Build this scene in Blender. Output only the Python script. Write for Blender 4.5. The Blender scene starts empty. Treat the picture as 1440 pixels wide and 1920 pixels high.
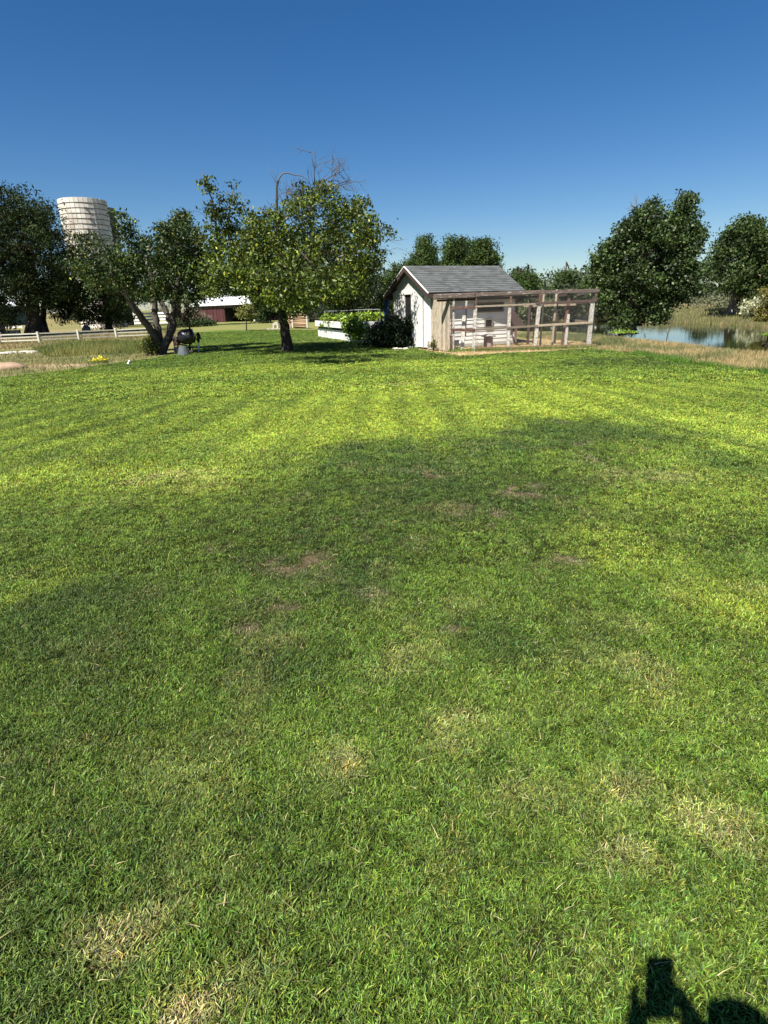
import bpy, bmesh, math, random
import numpy as np
from mathutils import Vector, Matrix
random.seed(7); rng = np.random.default_rng(7)
sc = bpy.context.scene; col = sc.collection
# ------------------------------------------------------------------ camera
H = 1.6; FPX = 1080.0; ROLL = .033
PITCH = math.atan(385*math.cos(ROLL)/FPX)
_r = np.array([1., 0, 0]); _u = np.array([0, math.sin(PITCH), math.cos(PITCH)]); FW = np.array([0, math.cos(PITCH), -math.sin(PITCH)])
RT = _r*math.cos(ROLL)-_u*math.sin(ROLL); UP = _u*math.cos(ROLL)+_r*math.sin(ROLL)
CAM = np.array([0, 0, H])
cd = bpy.data.cameras.new('camera'); cam = bpy.data.objects.new('camera', cd); col.objects.link(cam); sc.camera = cam
cd.sensor_fit = 'VERTICAL'; cd.sensor_height = 24; cd.lens = 24*FPX/1920; cd.clip_end = 9000; cd.clip_start = .02
cam.matrix_world = Matrix(((RT[0], UP[0], -FW[0], 0), (RT[1], UP[1], -FW[1], 0), (RT[2], UP[2], -FW[2], H), (0, 0, 0, 1)))
# ------------------------------------------------------------------ light
SUN_EL = math.radians(53); SUN_AZ = math.radians(34.5)      # azimuth the shadows run to, right of +Y
w = bpy.data.worlds.new('World'); sc.world = w; w.use_nodes = True
nt = w.node_tree; sky = nt.nodes.new('ShaderNodeTexSky'); sky.sky_type = 'NISHITA'; sky.sun_disc = False
sky.sun_elevation = SUN_EL; sky.sun_rotation = SUN_AZ+math.pi
sky.altitude = 700; sky.air_density = 1.0; sky.dust_density = .45; sky.ozone_density = 3.0
hs = nt.nodes.new('ShaderNodeHueSaturation'); hs.inputs['Saturation'].default_value = 1.34; hs.inputs['Hue'].default_value = .505; nt.links.new(sky.outputs[0], hs.inputs['Color'])
bg = nt.nodes['Background']; nt.links.new(hs.outputs[0], bg.inputs[0]); bg.inputs[1].default_value = .054
sl = bpy.data.lights.new('sun', 'SUN'); sl.energy = 4.9; sl.angle = math.radians(.53); sl.color = (1, .955, .88)
so = bpy.data.objects.new('sun', sl); col.objects.link(so)
so.rotation_euler = Vector((math.sin(SUN_AZ)*math.cos(SUN_EL), math.cos(SUN_AZ)*math.cos(SUN_EL), -math.sin(SUN_EL))).to_track_quat('-Z', 'Y').to_euler()
so.location = (-20, -30, 40)
vs = sc.view_settings; vs.view_transform = 'Standard'; vs.look = 'None'; vs.gamma = 1; vs.exposure = .93; vs.use_curve_mapping = False
try:
    sc.cycles.max_bounces = 6; sc.cycles.diffuse_bounces = 3; sc.cycles.transmission_bounces = 3; sc.cycles.transparent_max_bounces = 6
except Exception: pass

# ------------------------------------------------------------------ survey helpers: pixel of the photograph -> place in the world
def ray(x, y): return FW+RT*(x-720)/FPX+UP*(960-y)/FPX
def G(x, y, z=0.):
    d = ray(x, y); return Vector(CAM+d*(z-H)/d[2])
def D(x, y, dist):
    d = ray(x, y); return Vector(CAM+d*dist/math.hypot(d[0], d[1]))
def hd(p): return math.hypot(p[0], p[1])
def pxm(dist): return FPX/(dist*math.cos(PITCH))*1.0           # pixels per metre about the horizon

# ------------------------------------------------------------------ mesh helpers
class MB:
    def __init__(s): s.v = []; s.f = []; s.c = []
    def box(s, c, sz, M=None):
        b = len(s.v); c = Vector(c)
        for i in (-1, 1):
            for j in (-1, 1):
                for k in (-1, 1):
                    p = Vector((i*sz[0]/2, j*sz[1]/2, k*sz[2]/2))
                    s.v.append(c+(M@p if M is not None else p))
        s.f += [tuple(b+q for q in f) for f in ((0, 1, 3, 2), (4, 6, 7, 5), (0, 4, 5, 1), (2, 3, 7, 6), (0, 2, 6, 4), (1, 5, 7, 3))]
        return s
    def bar(s, p0, p1, wd, th, up=(0, 0, 1)):
        p0 = Vector(p0); p1 = Vector(p1); x = (p1-p0); L = x.length; x.normalize(); u = Vector(up)
        if abs(x.dot(u)) > .98: u = Vector((0, 1, 0))
        y = u.cross(x).normalized(); z = x.cross(y)
        M = Matrix((x, y, z)).transposed()
        return s.box((p0+p1)/2, (L, wd, th), M)
    def tube(s, pts, rad, n=6, cap=True):
        pts = [Vector(p) for p in pts]; m = len(pts)
        if not hasattr(rad, '__len__'): rad = [rad]*m
        b = len(s.v); prev = None
        for i, p in enumerate(pts):
            t = (pts[min(i+1, m-1)]-pts[max(i-1, 0)]).normalized()
            if prev is None:
                a = Vector((0, 0, 1)) if abs(t.z) < .9 else Vector((1, 0, 0))
                prev = t.cross(a).normalized()
            else:
                prev = (prev-t*prev.dot(t)).normalized()
            q = t.cross(prev)
            for k in range(n):
                a = 2*math.pi*k/n
                s.v.append(p+(prev*math.cos(a)+q*math.sin(a))*rad[i])
        for i in range(m-1):
            for k in range(n):
                k2 = (k+1) % n
                s.f.append((b+i*n+k, b+i*n+k2, b+(i+1)*n+k2, b+(i+1)*n+k))
        if cap and n > 2:
            s.f.append(tuple(b+k for k in range(n-1, -1, -1))); s.f.append(tuple(b+(m-1)*n+k for k in range(n)))
        return s
    def poly(s, pts):
        b = len(s.v); s.v += [Vector(p) for p in pts]; s.f.append(tuple(range(b, b+len(pts)))); return s
    def prism(s, pts, off):
        off = Vector(off); n = len(pts); b = len(s.v)
        s.v += [Vector(p) for p in pts]+[Vector(p)+off for p in pts]
        s.f.append(tuple(b+k for k in range(n-1, -1, -1))); s.f.append(tuple(b+n+k for k in range(n)))
        for k in range(n): s.f.append((b+k, b+(k+1) % n, b+n+(k+1) % n, b+n+k))
        return s
    def blob(s, c, r, rough=.15, seg=10, ring=7, seed=0):
        rr = random.Random(seed); c = Vector(c); b = len(s.v)
        if not hasattr(r, '__len__'): r = (r, r, r)
        s.v.append(c+Vector((0, 0, r[2])))
        for i in range(1, ring):
            th = math.pi*i/ring
            for k in range(seg):
                ph = 2*math.pi*k/seg; q = 1+rr.uniform(-rough, rough)
                s.v.append(c+Vector((r[0]*math.sin(th)*math.cos(ph)*q, r[1]*math.sin(th)*math.sin(ph)*q, r[2]*math.cos(th)*q)))
        s.v.append(c-Vector((0, 0, r[2])))
        for k in range(seg): s.f.append((b, b+1+k, b+1+(k+1) % seg))
        for i in range(ring-2):
            for k in range(seg):
                a = b+1+i*seg; s.f.append((a+k, a+seg+k, a+seg+(k+1) % seg, a+(k+1) % seg))
        a = b+1+(ring-2)*seg
        for k in range(seg): s.f.append((a+k, len(s.v)-1, a+(k+1) % seg))
        return s
    def mesh(s, name, org=(0, 0, 0), smooth=False):
        me = bpy.data.meshes.new(name); o = Vector(org)
        me.from_pydata([tuple(Vector(p)-o) for p in s.v], [], s.f)
        if smooth: me.polygons.foreach_set('use_smooth', [True]*len(me.polygons))
        me.update(); return me
def wloc(o):
    v = Vector((0, 0, 0))
    while o is not None: v = v+Vector(o.location); o = o.parent
    return v
def link(name, me, m, parent=None, M=None):
    o = bpy.data.objects.new(name, me); col.objects.link(o)
    if m is not None and me is not None and len(me.materials) == 0: me.materials.append(m)
    if parent is not None: o.parent = parent
    return o
def part(name, mb, m, parent, smooth=False, label=None, kind=None, bevel=0):
    o = link(name, mb.mesh(name, wloc(parent), smooth), m, parent)
    if bevel: b = o.modifiers.new('bevel', 'BEVEL'); b.width = bevel; b.segments = 1; b.limit_method = 'ANGLE'
    if label: o['label'] = label
    if kind: o['kind'] = kind
    return o
def place(name, me, m, parent, M):
    """a shared mesh put at world matrix M under parent"""
    o = link(name, me, m, parent); o.matrix_local = Matrix.Translation(-wloc(parent))@M; return o
def thing(name, label, cat, loc, group=None):
    o = bpy.data.objects.new(name, None); col.objects.link(o); o.location = loc; o.empty_display_size = .2
    o['label'] = label; o['category'] = cat
    if group: o['group'] = group
    return o
def tagm(name, mb, m, label, cat, org, group=None, smooth=False, kind=None):
    o = link(name, mb.mesh(name, org, smooth), m); o.location = org
    if label: o['label'] = label
    if cat: o['category'] = cat
    if group: o['group'] = group
    if kind: o['kind'] = kind
    return o
def frame(x, y, z, p):
    M = Matrix((x, y, z)).transposed().to_4x4(); M.translation = p; return M
def barM(p0, p1, up=(0, 0, 1)):
    """matrix that carries a unit-length bar (0..1 along x) from p0 to p1"""
    p0 = Vector(p0); p1 = Vector(p1); x = p1-p0; L = x.length; x.normalize(); u = Vector(up)
    if abs(x.dot(u)) > .98: u = Vector((0, 1, 0))
    y = u.cross(x).normalized(); z = x.cross(y)
    return frame(x*L, y, z, p0)
def unitbar(name, wd, th, m=None):
    me = MB().box((.5, 0, 0), (1, wd, th)).mesh(name)
    if m: me.materials.append(m)
    return me

# ------------------------------------------------------------------ materials
def mat(name, c, rough=.75, var=.25, scale=6, stretch=(1, 1, 1), bump=.3, c2=None, c2amt=.5, c2scale=2.5, metal=0, spec=.3, rnd=.15, attr=None, trans=0, alpha=1):
    m = bpy.data.materials.new(name); m.use_nodes = True; t = m.node_tree; N = t.nodes; L = t.links
    b = N['Principled BSDF']; b.inputs['Roughness'].default_value = rough; b.inputs['Metallic'].default_value = metal
    b.inputs['Specular IOR Level'].default_value = spec
    tc = N.new('ShaderNodeTexCoord'); mp = N.new('ShaderNodeMapping'); mp.inputs['Scale'].default_value = stretch
    L.new(tc.outputs['Object'], mp.inputs[0])
    n1 = N.new('ShaderNodeTexNoise'); n1.inputs['Scale'].default_value = scale; n1.inputs['Detail'].default_value = 6; n1.inputs['Roughness'].default_value = .65
    L.new(mp.outputs[0], n1.inputs[0])
    if attr:
        ca = N.new('ShaderNodeAttribute'); ca.attribute_name = attr; base = ca.outputs['Color']
    else:
        rgb = N.new('ShaderNodeRGB'); rgb.outputs[0].default_value = (*c, 1); base = rgb.outputs[0]
    if c2:
        n2 = N.new('ShaderNodeTexNoise'); n2.inputs['Scale'].default_value = c2scale; n2.inputs['Detail'].default_value = 8; n2.inputs['Roughness'].default_value = .7
        L.new(mp.outputs[0], n2.inputs[0])
        cr = N.new('ShaderNodeValToRGB'); cr.color_ramp.elements[0].position = .62-.3*c2amt; cr.color_ramp.elements[1].position = .78-.3*c2amt
        L.new(n2.outputs[0], cr.inputs[0])
        mx = N.new('ShaderNodeMix'); mx.data_type = 'RGBA'; L.new(cr.outputs[0], mx.inputs[0]); L.new(base, mx.inputs[6]); mx.inputs[7].default_value = (*c2, 1)
        base = mx.outputs[2]
    # value variation
    mr = N.new('ShaderNodeMapRange'); mr.inputs[1].default_value = .25; mr.inputs[2].default_value = .75
    mr.inputs[3].default_value = 1-var; mr.inputs[4].default_value = 1+var; L.new(n1.outputs[0], mr.inputs[0])
    oi = N.new('ShaderNodeObjectInfo'); m2 = N.new('ShaderNodeMapRange'); m2.inputs[3].default_value = 1-rnd; m2.inputs[4].default_value = 1+rnd; L.new(oi.outputs['Random'], m2.inputs[0])
    mu = N.new('ShaderNodeMath'); mu.operation = 'MULTIPLY'; L.new(mr.outputs[0], mu.inputs[0]); L.new(m2.outputs[0], mu.inputs[1])
    vm = N.new('ShaderNodeVectorMath'); vm.operation = 'SCALE'; L.new(base, vm.inputs[0]); L.new(mu.outputs[0], vm.inputs['Scale'])
    L.new(vm.outputs[0], b.inputs['Base Color'])
    if bump:
        bp = N.new('ShaderNodeBump'); bp.inputs['Strength'].default_value = bump; bp.inputs['Distance'].default_value = .02
        L.new(n1.outputs[0], bp.inputs['Height']); L.new(bp.outputs[0], b.inputs['Normal'])
    if trans:
        tr = N.new('ShaderNodeBsdfTranslucent'); L.new(vm.outputs[0], tr.inputs[0]); ms = N.new('ShaderNodeMixShader'); ms.inputs[0].default_value = trans
        L.new(b.outputs[0], ms.inputs[1]); L.new(tr.outputs[0], ms.inputs[2]); L.new(ms.outputs[0], N['Material Output'].inputs[0])
    if alpha < 1: b.inputs['Alpha'].default_value = alpha
    return m
M_ = {}
M_['white'] = mat('white_paint', (.72, .71, .67), .6, .12, 5, bump=.25, c2=(.36, .29, .21), c2amt=.14, c2scale=7)
M_['whiteclean'] = mat('white_paint_clean', (.78, .77, .73), .6, .05, 5, bump=.1)
M_['whiteworn'] = mat('worn_white_paint', (.62, .59, .52), .75, .25, 14, (1, 1, 1), .5, c2=(.22, .17, .12), c2amt=.55, c2scale=22)
M_['offwhite'] = mat('cream_fence_paint', (.58, .56, .46), .65, .12, 8, bump=.2, c2=(.38, .34, .25), c2amt=.25, c2scale=4)
M_['grey_wood'] = mat('weathered_boards', (.33, .27, .19), .85, .5, 26, (1, 9, 9), .7, c2=(.11, .085, .06), c2amt=.5, c2scale=9, rnd=.4)
M_['grey_wood_v'] = mat('weathered_upright_boards', (.47, .40, .30), .85, .45, 16, (5, 5, .55), .7, c2=(.13, .10, .07), c2amt=.45, c2scale=9, rnd=.3)
M_['red_wood'] = mat('red_brown_lumber', (.125, .062, .045), .8, .4, 16, (1, 5, 5), .5, c2=(.30, .24, .18), c2amt=.35, c2scale=9, rnd=.25)
M_['brown_wood'] = mat('dark_brown_trim', (.075, .048, .042), .7, .2, 12, (1, 4, 4), .3)
M_['beam'] = mat('weathered_beam', (.105, .078, .062), .85, .45, 12, (1.5, 5, 5), .7, c2=(.36, .33, .29), c2amt=.3, c2scale=4)
M_['log'] = mat('log_bark', (.22, .14, .085), .9, .4, 12, (1, 4, 4), .7, rnd=.4)
M_['logend'] = mat('cut_wood', (.48, .34, .20), .8, .25, 12, bump=.4, rnd=.2)
M_['shingle'] = mat('asphalt_shingle', (.105, .112, .108), .9, .45, 40, (1, 1, 1), .5, rnd=.22)
M_['dark'] = mat('dark_interior', (.012, .012, .012), .8, .1, 5, bump=0)
M_['screen'] = mat('screen_door_mesh', (.035, .033, .03), .7, .3, 8, bump=.1)
M_['bark'] = mat('bark_brown', (.055, .042, .032), .95, .45, 9, (1, 1, .25), 1.0, c2=(.03, .022, .018), c2amt=.4, c2scale=14, rnd=.1)
M_['barkgrey'] = mat('bark_grey', (.095, .08, .066), .95, .4, 9, (1, 1, .25), 1.0, c2=(.05, .04, .032), c2amt=.4, c2scale=10)
M_['barkpink'] = mat('bark_peeling', (.36, .26, .20), .9, .4, 5, (1, 1, .3), .8, c2=(.10, .07, .05), c2amt=.5, c2scale=5)
M_['twig'] = mat('dead_twig', (.115, .098, .088), .9, .3, 9, bump=0)
M_['concrete'] = mat('concrete', (.36, .35, .32), .9, .25, 3, bump=.3, c2=(.2, .19, .17), c2amt=.25, c2scale=1.2)
M_['stave'] = mat('silo_concrete', (.50, .47, .42), .9, .18, .9, (1, 1, .35), .2, c2=(.27, .235, .19), c2amt=.42, c2scale=.45, attr='Col')
M_['hoop'] = mat('rusty_hoop', (.07, .05, .04), .7, .3, 3, bump=0)
M_['darkmetal'] = mat('dark_silo_metal', (.035, .04, .042), .5, .2, 2, bump=.1, spec=.4)
M_['redmetal'] = mat('maroon_siding', (.078, .028, .030), .6, .12, 2, bump=.1)
M_['greenmetal'] = mat('green_siding', (.055, .10, .08), .6, .12, 2, bump=.1)
M_['roofwhite'] = mat('white_metal_roof', (.80, .81, .82), .5, .05, 2, bump=.05)
M_['black'] = mat('black_plastic', (.012, .012, .014), .35, .2, 8, bump=.5, spec=.5)
M_['galv'] = mat('galvanised_pipe', (.36, .37, .38), .45, .15, 10, bump=.1, metal=.6)
M_['wire'] = mat('galvanised_wire', (.14, .137, .13), .6, .1, 5, bump=0, metal=.3)
M_['blue'] = mat('blue_tarp', (.03, .09, .36), .5, .3, 9, bump=.8)
M_['greybucket'] = mat('grey_tub', (.10, .115, .12), .6, .2, 9, bump=.2)
M_['awning'] = mat('pale_corrugated_sheet', (.42, .46, .54), .5, .08, 4, bump=.05, trans=.6)
M_['stone'] = mat('pale_stone', (.52, .47, .38), .9, .25, 6, bump=.5, rnd=.3)
M_['terra'] = mat('clay_dirt', (.36, .25, .17), .95, .25, 4, bump=.6)
M_['pinkblock'] = mat('pinkish_block', (.42, .30, .26), .9, .2, 4, bump=.4)
M_['straw'] = mat('straw', (.62, .44, .19), .85, .35, 20, bump=.4, rnd=0)
M_['brush'] = mat('dead_brush', (.32, .22, .18), .9, .3, 10, bump=0)
M_['skin'] = mat('skin', (.55, .34, .25), .5, .08, 12, bump=.05)
M_['shirt'] = mat('grey_shirt', (.12, .14, .17), .9, .15, 20, bump=.2)
M_['denim'] = mat('denim', (.04, .06, .12), .9, .2, 30, bump=.2)
M_['hair'] = mat('brown_hair', (.05, .03, .02), .7, .3, 30, bump=.3)
M_['tan'] = mat('tan_house_wall', (.45, .33, .23), .9, .1, 1, bump=0)
M_['redroof'] = mat('clay_roof', (.36, .17, .10), .9, .2, 2, bump=0)
def leafmat(name, trans=.3, rough=.5, spec=.35):
    return mat(name, (1, 1, 1), rough, .12, 3, bump=0, spec=spec, attr='Col', trans=trans, rnd=0)
M_['leaf'] = leafmat('leaf', .16, .45, .35); M_['leaf_dull'] = leafmat('leaf_dull', .2, .7, .15); M_['blade'] = leafmat('weed_blade', .25, .6, .2)

# ------------------------------------------------------------------ numpy noise
def vnoise(x, y, s, seed):
    r = np.random.default_rng(seed); T = r.random((256, 256))
    X = np.asarray(x)/s+1000.3; Y = np.asarray(y)/s+1000.7
    xi = np.floor(X).astype(int); yi = np.floor(Y).astype(int); fx = X-xi; fy = Y-yi
    fx = fx*fx*(3-2*fx); fy = fy*fy*(3-2*fy)
    a = T[xi % 256, yi % 256]; b = T[(xi+1) % 256, yi % 256]; c = T[xi % 256, (yi+1) % 256]; d = T[(xi+1) % 256, (yi+1) % 256]
    return (a*(1-fx)+b*fx)*(1-fy)+(c*(1-fx)+d*fx)*fy
def fbm(x, y, s, seed, o=4):
    v = 0; a = 1; t = 0
    for i in range(o):
        v = v+a*vnoise(x, y, s/2**i, seed+i); t += a; a *= .55
    return v/t
def sstep(a, b, x):
    t = np.clip((x-a)/(b-a), 0, 1); return t*t*(3-2*t)
def pdist(x, y, P):
    """signed distance to polygon P (negative inside)"""
    x = np.asarray(x, float); y = np.asarray(y, float); d = np.full(x.shape, 1e18); ins = np.zeros(x.shape, bool); n = len(P)
    for i in range(n):
        ax, ay = P[i][0], P[i][1]; bx, by = P[(i+1) % n][0], P[(i+1) % n][1]
        ex, ey = bx-ax, by-ay; t = np.clip(((x-ax)*ex+(y-ay)*ey)/(ex*ex+ey*ey+1e-12), 0, 1)
        d = np.minimum(d, (x-ax-ex*t)**2+(y-ay-ey*t)**2)
        c = (ay > y) != (by > y)
        with np.errstate(divide='ignore', invalid='ignore'):
            xx = (bx-ax)*(y-ay)/(by-ay+1e-12)+ax
        ins ^= c & (x < xx)
    d = np.sqrt(d); return np.where(ins, -d, d)
# ================================================================== the ground
WZ = -.5
near = [(960, 617), (1010, 621), (1060, 626), (1110, 629), (1180, 634), (1250, 644), (1330, 654), (1440, 665), (1560, 680)]
far = [(1640, 632), (1440, 614), (1380, 609), (1300, 606), (1200, 604), (1120, 602), (1040, 600), (960, 601)]
POND = [tuple(G(x, y, WZ)[:2]) for x, y in near+far]
lawn_px = [(-260, 742), (-120, 725), (0, 709), (110, 696), (200, 683), (290, 672), (330, 664), (350, 640), (352, 625), (420, 618), (520, 618), (640, 619), (740, 620), (760, 640), (790, 657), (860, 667), (900, 665), (1000, 660), (1112, 654), (1190, 660), (1240, 670), (1300, 683), (1380, 692), (1440, 700), (1600, 728)]
LAWN = [tuple(G(x, y)[:2]) for x, y in lawn_px]
LAWN += [(30, 8), (30, -14), (-30, -14), (-30, LAWN[0][1]-2)]
STRAW = [tuple(G(x, y)[:2]) for x, y in [(786, 652), (800, 648), (850, 640), (1000, 634), (1108, 640), (1116, 650), (1112, 655), (1000, 661), (900, 666), (860, 668), (820, 665), (786, 657)]]
def lawn_edge(x, y):
    return pdist(x, y, LAWN)+.5*(fbm(x, y, 1.2, 5)-.5)
def gz(x, y):
    x = np.asarray(x, float); y = np.asarray(y, float)
    d = pdist(x, y, POND)
    fs = sstep(34, 40, y+.0*x)
    z = np.where(d > 0, WZ+.5*sstep(0, 4.2+10*fs, d), WZ-np.minimum(1.2, -d*.35))
    z = z+.03*(fbm(x, y, 3.5, 11)-.5)*sstep(2, 8, np.hypot(x, y))
    z = z-.03*sstep(-.15, .1, lawn_edge(x, y))*sstep(3, 8, np.hypot(x, y))
    z = z+.12*(fbm(x, y, 1.0, 21)-.5)*sstep(.2, 1.5, lawn_edge(x, y))*np.where(d > 0, 1, 0)*(pdist(x, y, STRAW) > .3)
    far_ = sstep(55, 130, np.hypot(x, y))*sstep(.25, .45, x/np.maximum(y, 1))*np.where(y > 0, 1, 0)
    z = z+far_*(1.1+1.6*(fbm(x, y, 60, 31)-.3))
    z = z+sstep(400, 1500, np.hypot(x, y))*14*fbm(x, y, 300, 41)
    return z
def gz1(x, y): return float(gz(np.array([x]), np.array([y]))[0])
# patches of the lawn, as ellipses on the ground: x, y, half width, half height in the survey photo, strength
def blobs(L):
    out = []
    for x, y, rx, ry, a in L:
        c = G(x, y); e = G(x+rx, y); n = G(x, y+ry); f = G(x, max(y-ry, y*.5+300))
        out.append((c.x, c.y, abs(e.x-c.x)+.02, max(.03, (f.y-n.y)/2), a))
    return out
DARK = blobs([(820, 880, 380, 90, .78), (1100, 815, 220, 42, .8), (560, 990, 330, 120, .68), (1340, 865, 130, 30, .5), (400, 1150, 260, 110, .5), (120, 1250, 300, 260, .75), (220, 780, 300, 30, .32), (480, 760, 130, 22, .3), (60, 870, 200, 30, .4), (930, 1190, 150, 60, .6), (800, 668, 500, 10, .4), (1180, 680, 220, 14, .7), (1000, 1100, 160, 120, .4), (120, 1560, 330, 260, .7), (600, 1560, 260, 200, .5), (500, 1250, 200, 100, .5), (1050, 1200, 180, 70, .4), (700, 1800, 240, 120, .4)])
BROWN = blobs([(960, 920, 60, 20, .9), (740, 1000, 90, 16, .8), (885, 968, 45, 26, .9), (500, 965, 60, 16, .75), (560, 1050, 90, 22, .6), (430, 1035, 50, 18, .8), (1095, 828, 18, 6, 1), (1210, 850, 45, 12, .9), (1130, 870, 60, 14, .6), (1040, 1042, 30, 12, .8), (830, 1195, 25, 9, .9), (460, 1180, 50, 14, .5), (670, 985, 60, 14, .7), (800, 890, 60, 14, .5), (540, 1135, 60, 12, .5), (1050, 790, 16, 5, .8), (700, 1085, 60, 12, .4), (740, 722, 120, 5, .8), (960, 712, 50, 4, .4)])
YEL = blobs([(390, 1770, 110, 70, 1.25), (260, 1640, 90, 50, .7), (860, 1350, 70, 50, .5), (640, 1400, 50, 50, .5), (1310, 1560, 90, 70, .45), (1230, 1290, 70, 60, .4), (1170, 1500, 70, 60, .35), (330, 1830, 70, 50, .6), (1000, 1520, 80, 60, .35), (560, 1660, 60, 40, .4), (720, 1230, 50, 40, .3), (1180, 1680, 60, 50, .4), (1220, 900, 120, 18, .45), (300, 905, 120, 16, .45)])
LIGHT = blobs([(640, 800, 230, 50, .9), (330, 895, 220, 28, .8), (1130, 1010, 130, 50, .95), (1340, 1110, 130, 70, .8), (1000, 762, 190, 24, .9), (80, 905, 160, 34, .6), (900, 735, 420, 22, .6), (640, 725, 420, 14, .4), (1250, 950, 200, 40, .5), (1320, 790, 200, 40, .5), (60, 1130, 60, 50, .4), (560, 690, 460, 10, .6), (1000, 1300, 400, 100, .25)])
def field(B, x, y, warp):
    v = np.zeros(np.shape(x))
    for cx, cy, rx, ry, a in B:
        r2 = ((x-cx)/rx)**2+((y-cy)/ry)**2
        v = np.maximum(v, a*np.exp(-np.power(r2, 1.4)*(.8+warp)))
    return v
def lawn_col(x, y):
    r = np.hypot(x, y)
    n1 = fbm(x, y, .9, 51); n2 = fbm(x, y, .28, 61); n3 = fbm(x, y, 3.1, 71, 3)
    wx = x+.5*(fbm(x, y, 1.6, 81)-.5); wy = y+1.1*(fbm(x, y, 1.6, 91)-.5)
    rad = np.hypot((wx-1.0)*1.0, wy-1.5)
    s_ = wx/np.maximum(.2, 1-(y-6)*.043)+.35*fbm(x*.3, y*.3, 1.2, 85)
    along = .5+.5*np.sin(s_*2*math.pi/.92+1.2*np.sin(s_*1.3)); across = .5+.5*np.sin((rad+2.0*fbm(x, y, 6, 86))*2*math.pi/1.15)
    k = sstep(12.5, 16, y+.25*np.abs(x)); stripe = (along*(1-k)+across*k*.8)*sstep(3.5, 7, r)*(1-.5*sstep(18, 24, r))*(.45+1.1*fbm(x, y, 2.2, 87))
    thin = np.exp(-((np.mod(s_+.3, 1.84)-.92)/.07)**2)*sstep(5, 8, r)*(1-k)*sstep(.42, .62, fbm(x*.25, y*.08, .8, 88))
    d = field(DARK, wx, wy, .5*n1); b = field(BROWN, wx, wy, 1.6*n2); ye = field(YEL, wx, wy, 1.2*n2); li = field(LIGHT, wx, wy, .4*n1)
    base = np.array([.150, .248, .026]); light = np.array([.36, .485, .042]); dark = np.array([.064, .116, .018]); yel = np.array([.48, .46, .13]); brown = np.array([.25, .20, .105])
    c = np.empty(np.shape(x)+(3,)); c[:] = base
    def mixto(c, t, k): t = np.clip(t, 0, 1)[..., None]; return c*(1-t)+k*t
    mid = sstep(4.5, 8, r)*(1-sstep(16, 21, r))
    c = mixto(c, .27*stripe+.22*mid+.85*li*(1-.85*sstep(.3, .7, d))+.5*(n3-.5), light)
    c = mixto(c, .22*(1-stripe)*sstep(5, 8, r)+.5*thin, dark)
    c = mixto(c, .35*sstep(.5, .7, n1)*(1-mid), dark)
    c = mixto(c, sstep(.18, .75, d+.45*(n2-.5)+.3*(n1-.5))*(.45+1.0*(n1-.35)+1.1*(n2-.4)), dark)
    c = mixto(c, .35*np.clip(n2-.58, 0, 1)*3*(1-sstep(6, 10, r)), yel*.7+light*.3)
    n6 = fbm(x, y, .12, 105, 3)
    c = mixto(c, ye*sstep(.40, .66, .5*n2+.5*n6+.12*ye)*.9+.18*ye, yel)
    c = mixto(c, .9*b*sstep(.50, .64, .4*n2+.6*n6+.03*b), brown)
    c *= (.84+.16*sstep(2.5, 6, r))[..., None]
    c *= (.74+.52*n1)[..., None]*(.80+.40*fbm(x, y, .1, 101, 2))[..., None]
    dens = 1-.7*np.clip(b*sstep(.52, .64, .4*n2+.6*n6+.03*b), 0, 1)
    return c, dens
def ground_col(x, y):
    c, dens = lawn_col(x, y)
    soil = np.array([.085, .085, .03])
    g = c*(.07+.36*sstep(5, 14, np.hypot(x, y)))[..., None]+soil*.10  # near ground darkened: shade in the gaps between blades painted in
    r = np.hypot(x, y)
    olive = np.array([.15, .17, .045])
    fb = sstep(.40, .62, fbm(x, y, 5, 151))[..., None]
    g = np.where((r < 26)[..., None], g, (c*.62)*(1-.55*fb)+olive*.55*fb)
    g = g*(dens[..., None])+(1-dens[..., None])*np.array([.30, .21, .125])
    e = lawn_edge(x, y); out = sstep(-.1, .12, e)[..., None]
    n = fbm(x, y, 1.4, 111); n2 = fbm(x, y, .35, 121); n5 = fbm(x, y, 9, 131, 3)
    dry = np.array([.30, .225, .105])*(1-n[..., None]*.6)+np.array([.13, .15, .05])*(n[..., None]*.6)
    dry = dry*(.75+.5*n2[..., None])
    t = sstep(.42, .6, n5)[..., None]; dry = dry*(1-.45*t)+np.array([.12, .155, .045])*.45*t
    # pinkish bare earth at the far left edge of the lawn
    P = G(50, 686); k = np.exp(-((x-P.x)/3.6)**2-((y-P.y)/.7)**2)*(.6+.8*n2); dry = dry*(1-np.clip(k, 0, 1)[..., None])+np.array([.55, .38, .28])*np.clip(k, 0, 1)[..., None]
    # greener pasture behind the lawn, dry track across it
    b = sstep(0, 1, (y-48)/10)*sstep(.1, .0, np.abs(x/np.maximum(y, 1)+.12)-.24); dry = dry*(1-.6*b[..., None])+np.array([.17, .20, .05])*.6*b[..., None]
    s = sstep(.25, -.15, pdist(x, y, STRAW)+.4*(n2-.5))[..., None]
    dry = dry*(1-s)+np.array([.42, .31, .16])*(.7+.5*n2[..., None])*s
    far_ = sstep(60, 110, r)*sstep(.25, .4, x/np.maximum(y, 1)); dry = dry*(1-.7*far_[..., None])+np.array([.33, .22, .15])*.7*far_[..., None]
    pd = pdist(x, y, POND); m = sstep(.6, -.2, pd)[..., None]; dry = dry*(1-m)+np.array([.09, .07, .035])*m
    return g*(1-out)+dry*out
def axis(a0, a1, step, lim, g=1.12):
    v = list(np.arange(a0, a1, step)); s = step
    hi = v[-1]; up = []
    while hi < lim: s *= g; hi += s; up.append(hi)
    s = step; lo = v[0]; dn = []
    while lo > -lim: s *= g; lo -= s; dn.append(lo)
    return np.array(dn[::-1]+v+up)
xs = axis(-9, 9, .075, 4000); 
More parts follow.
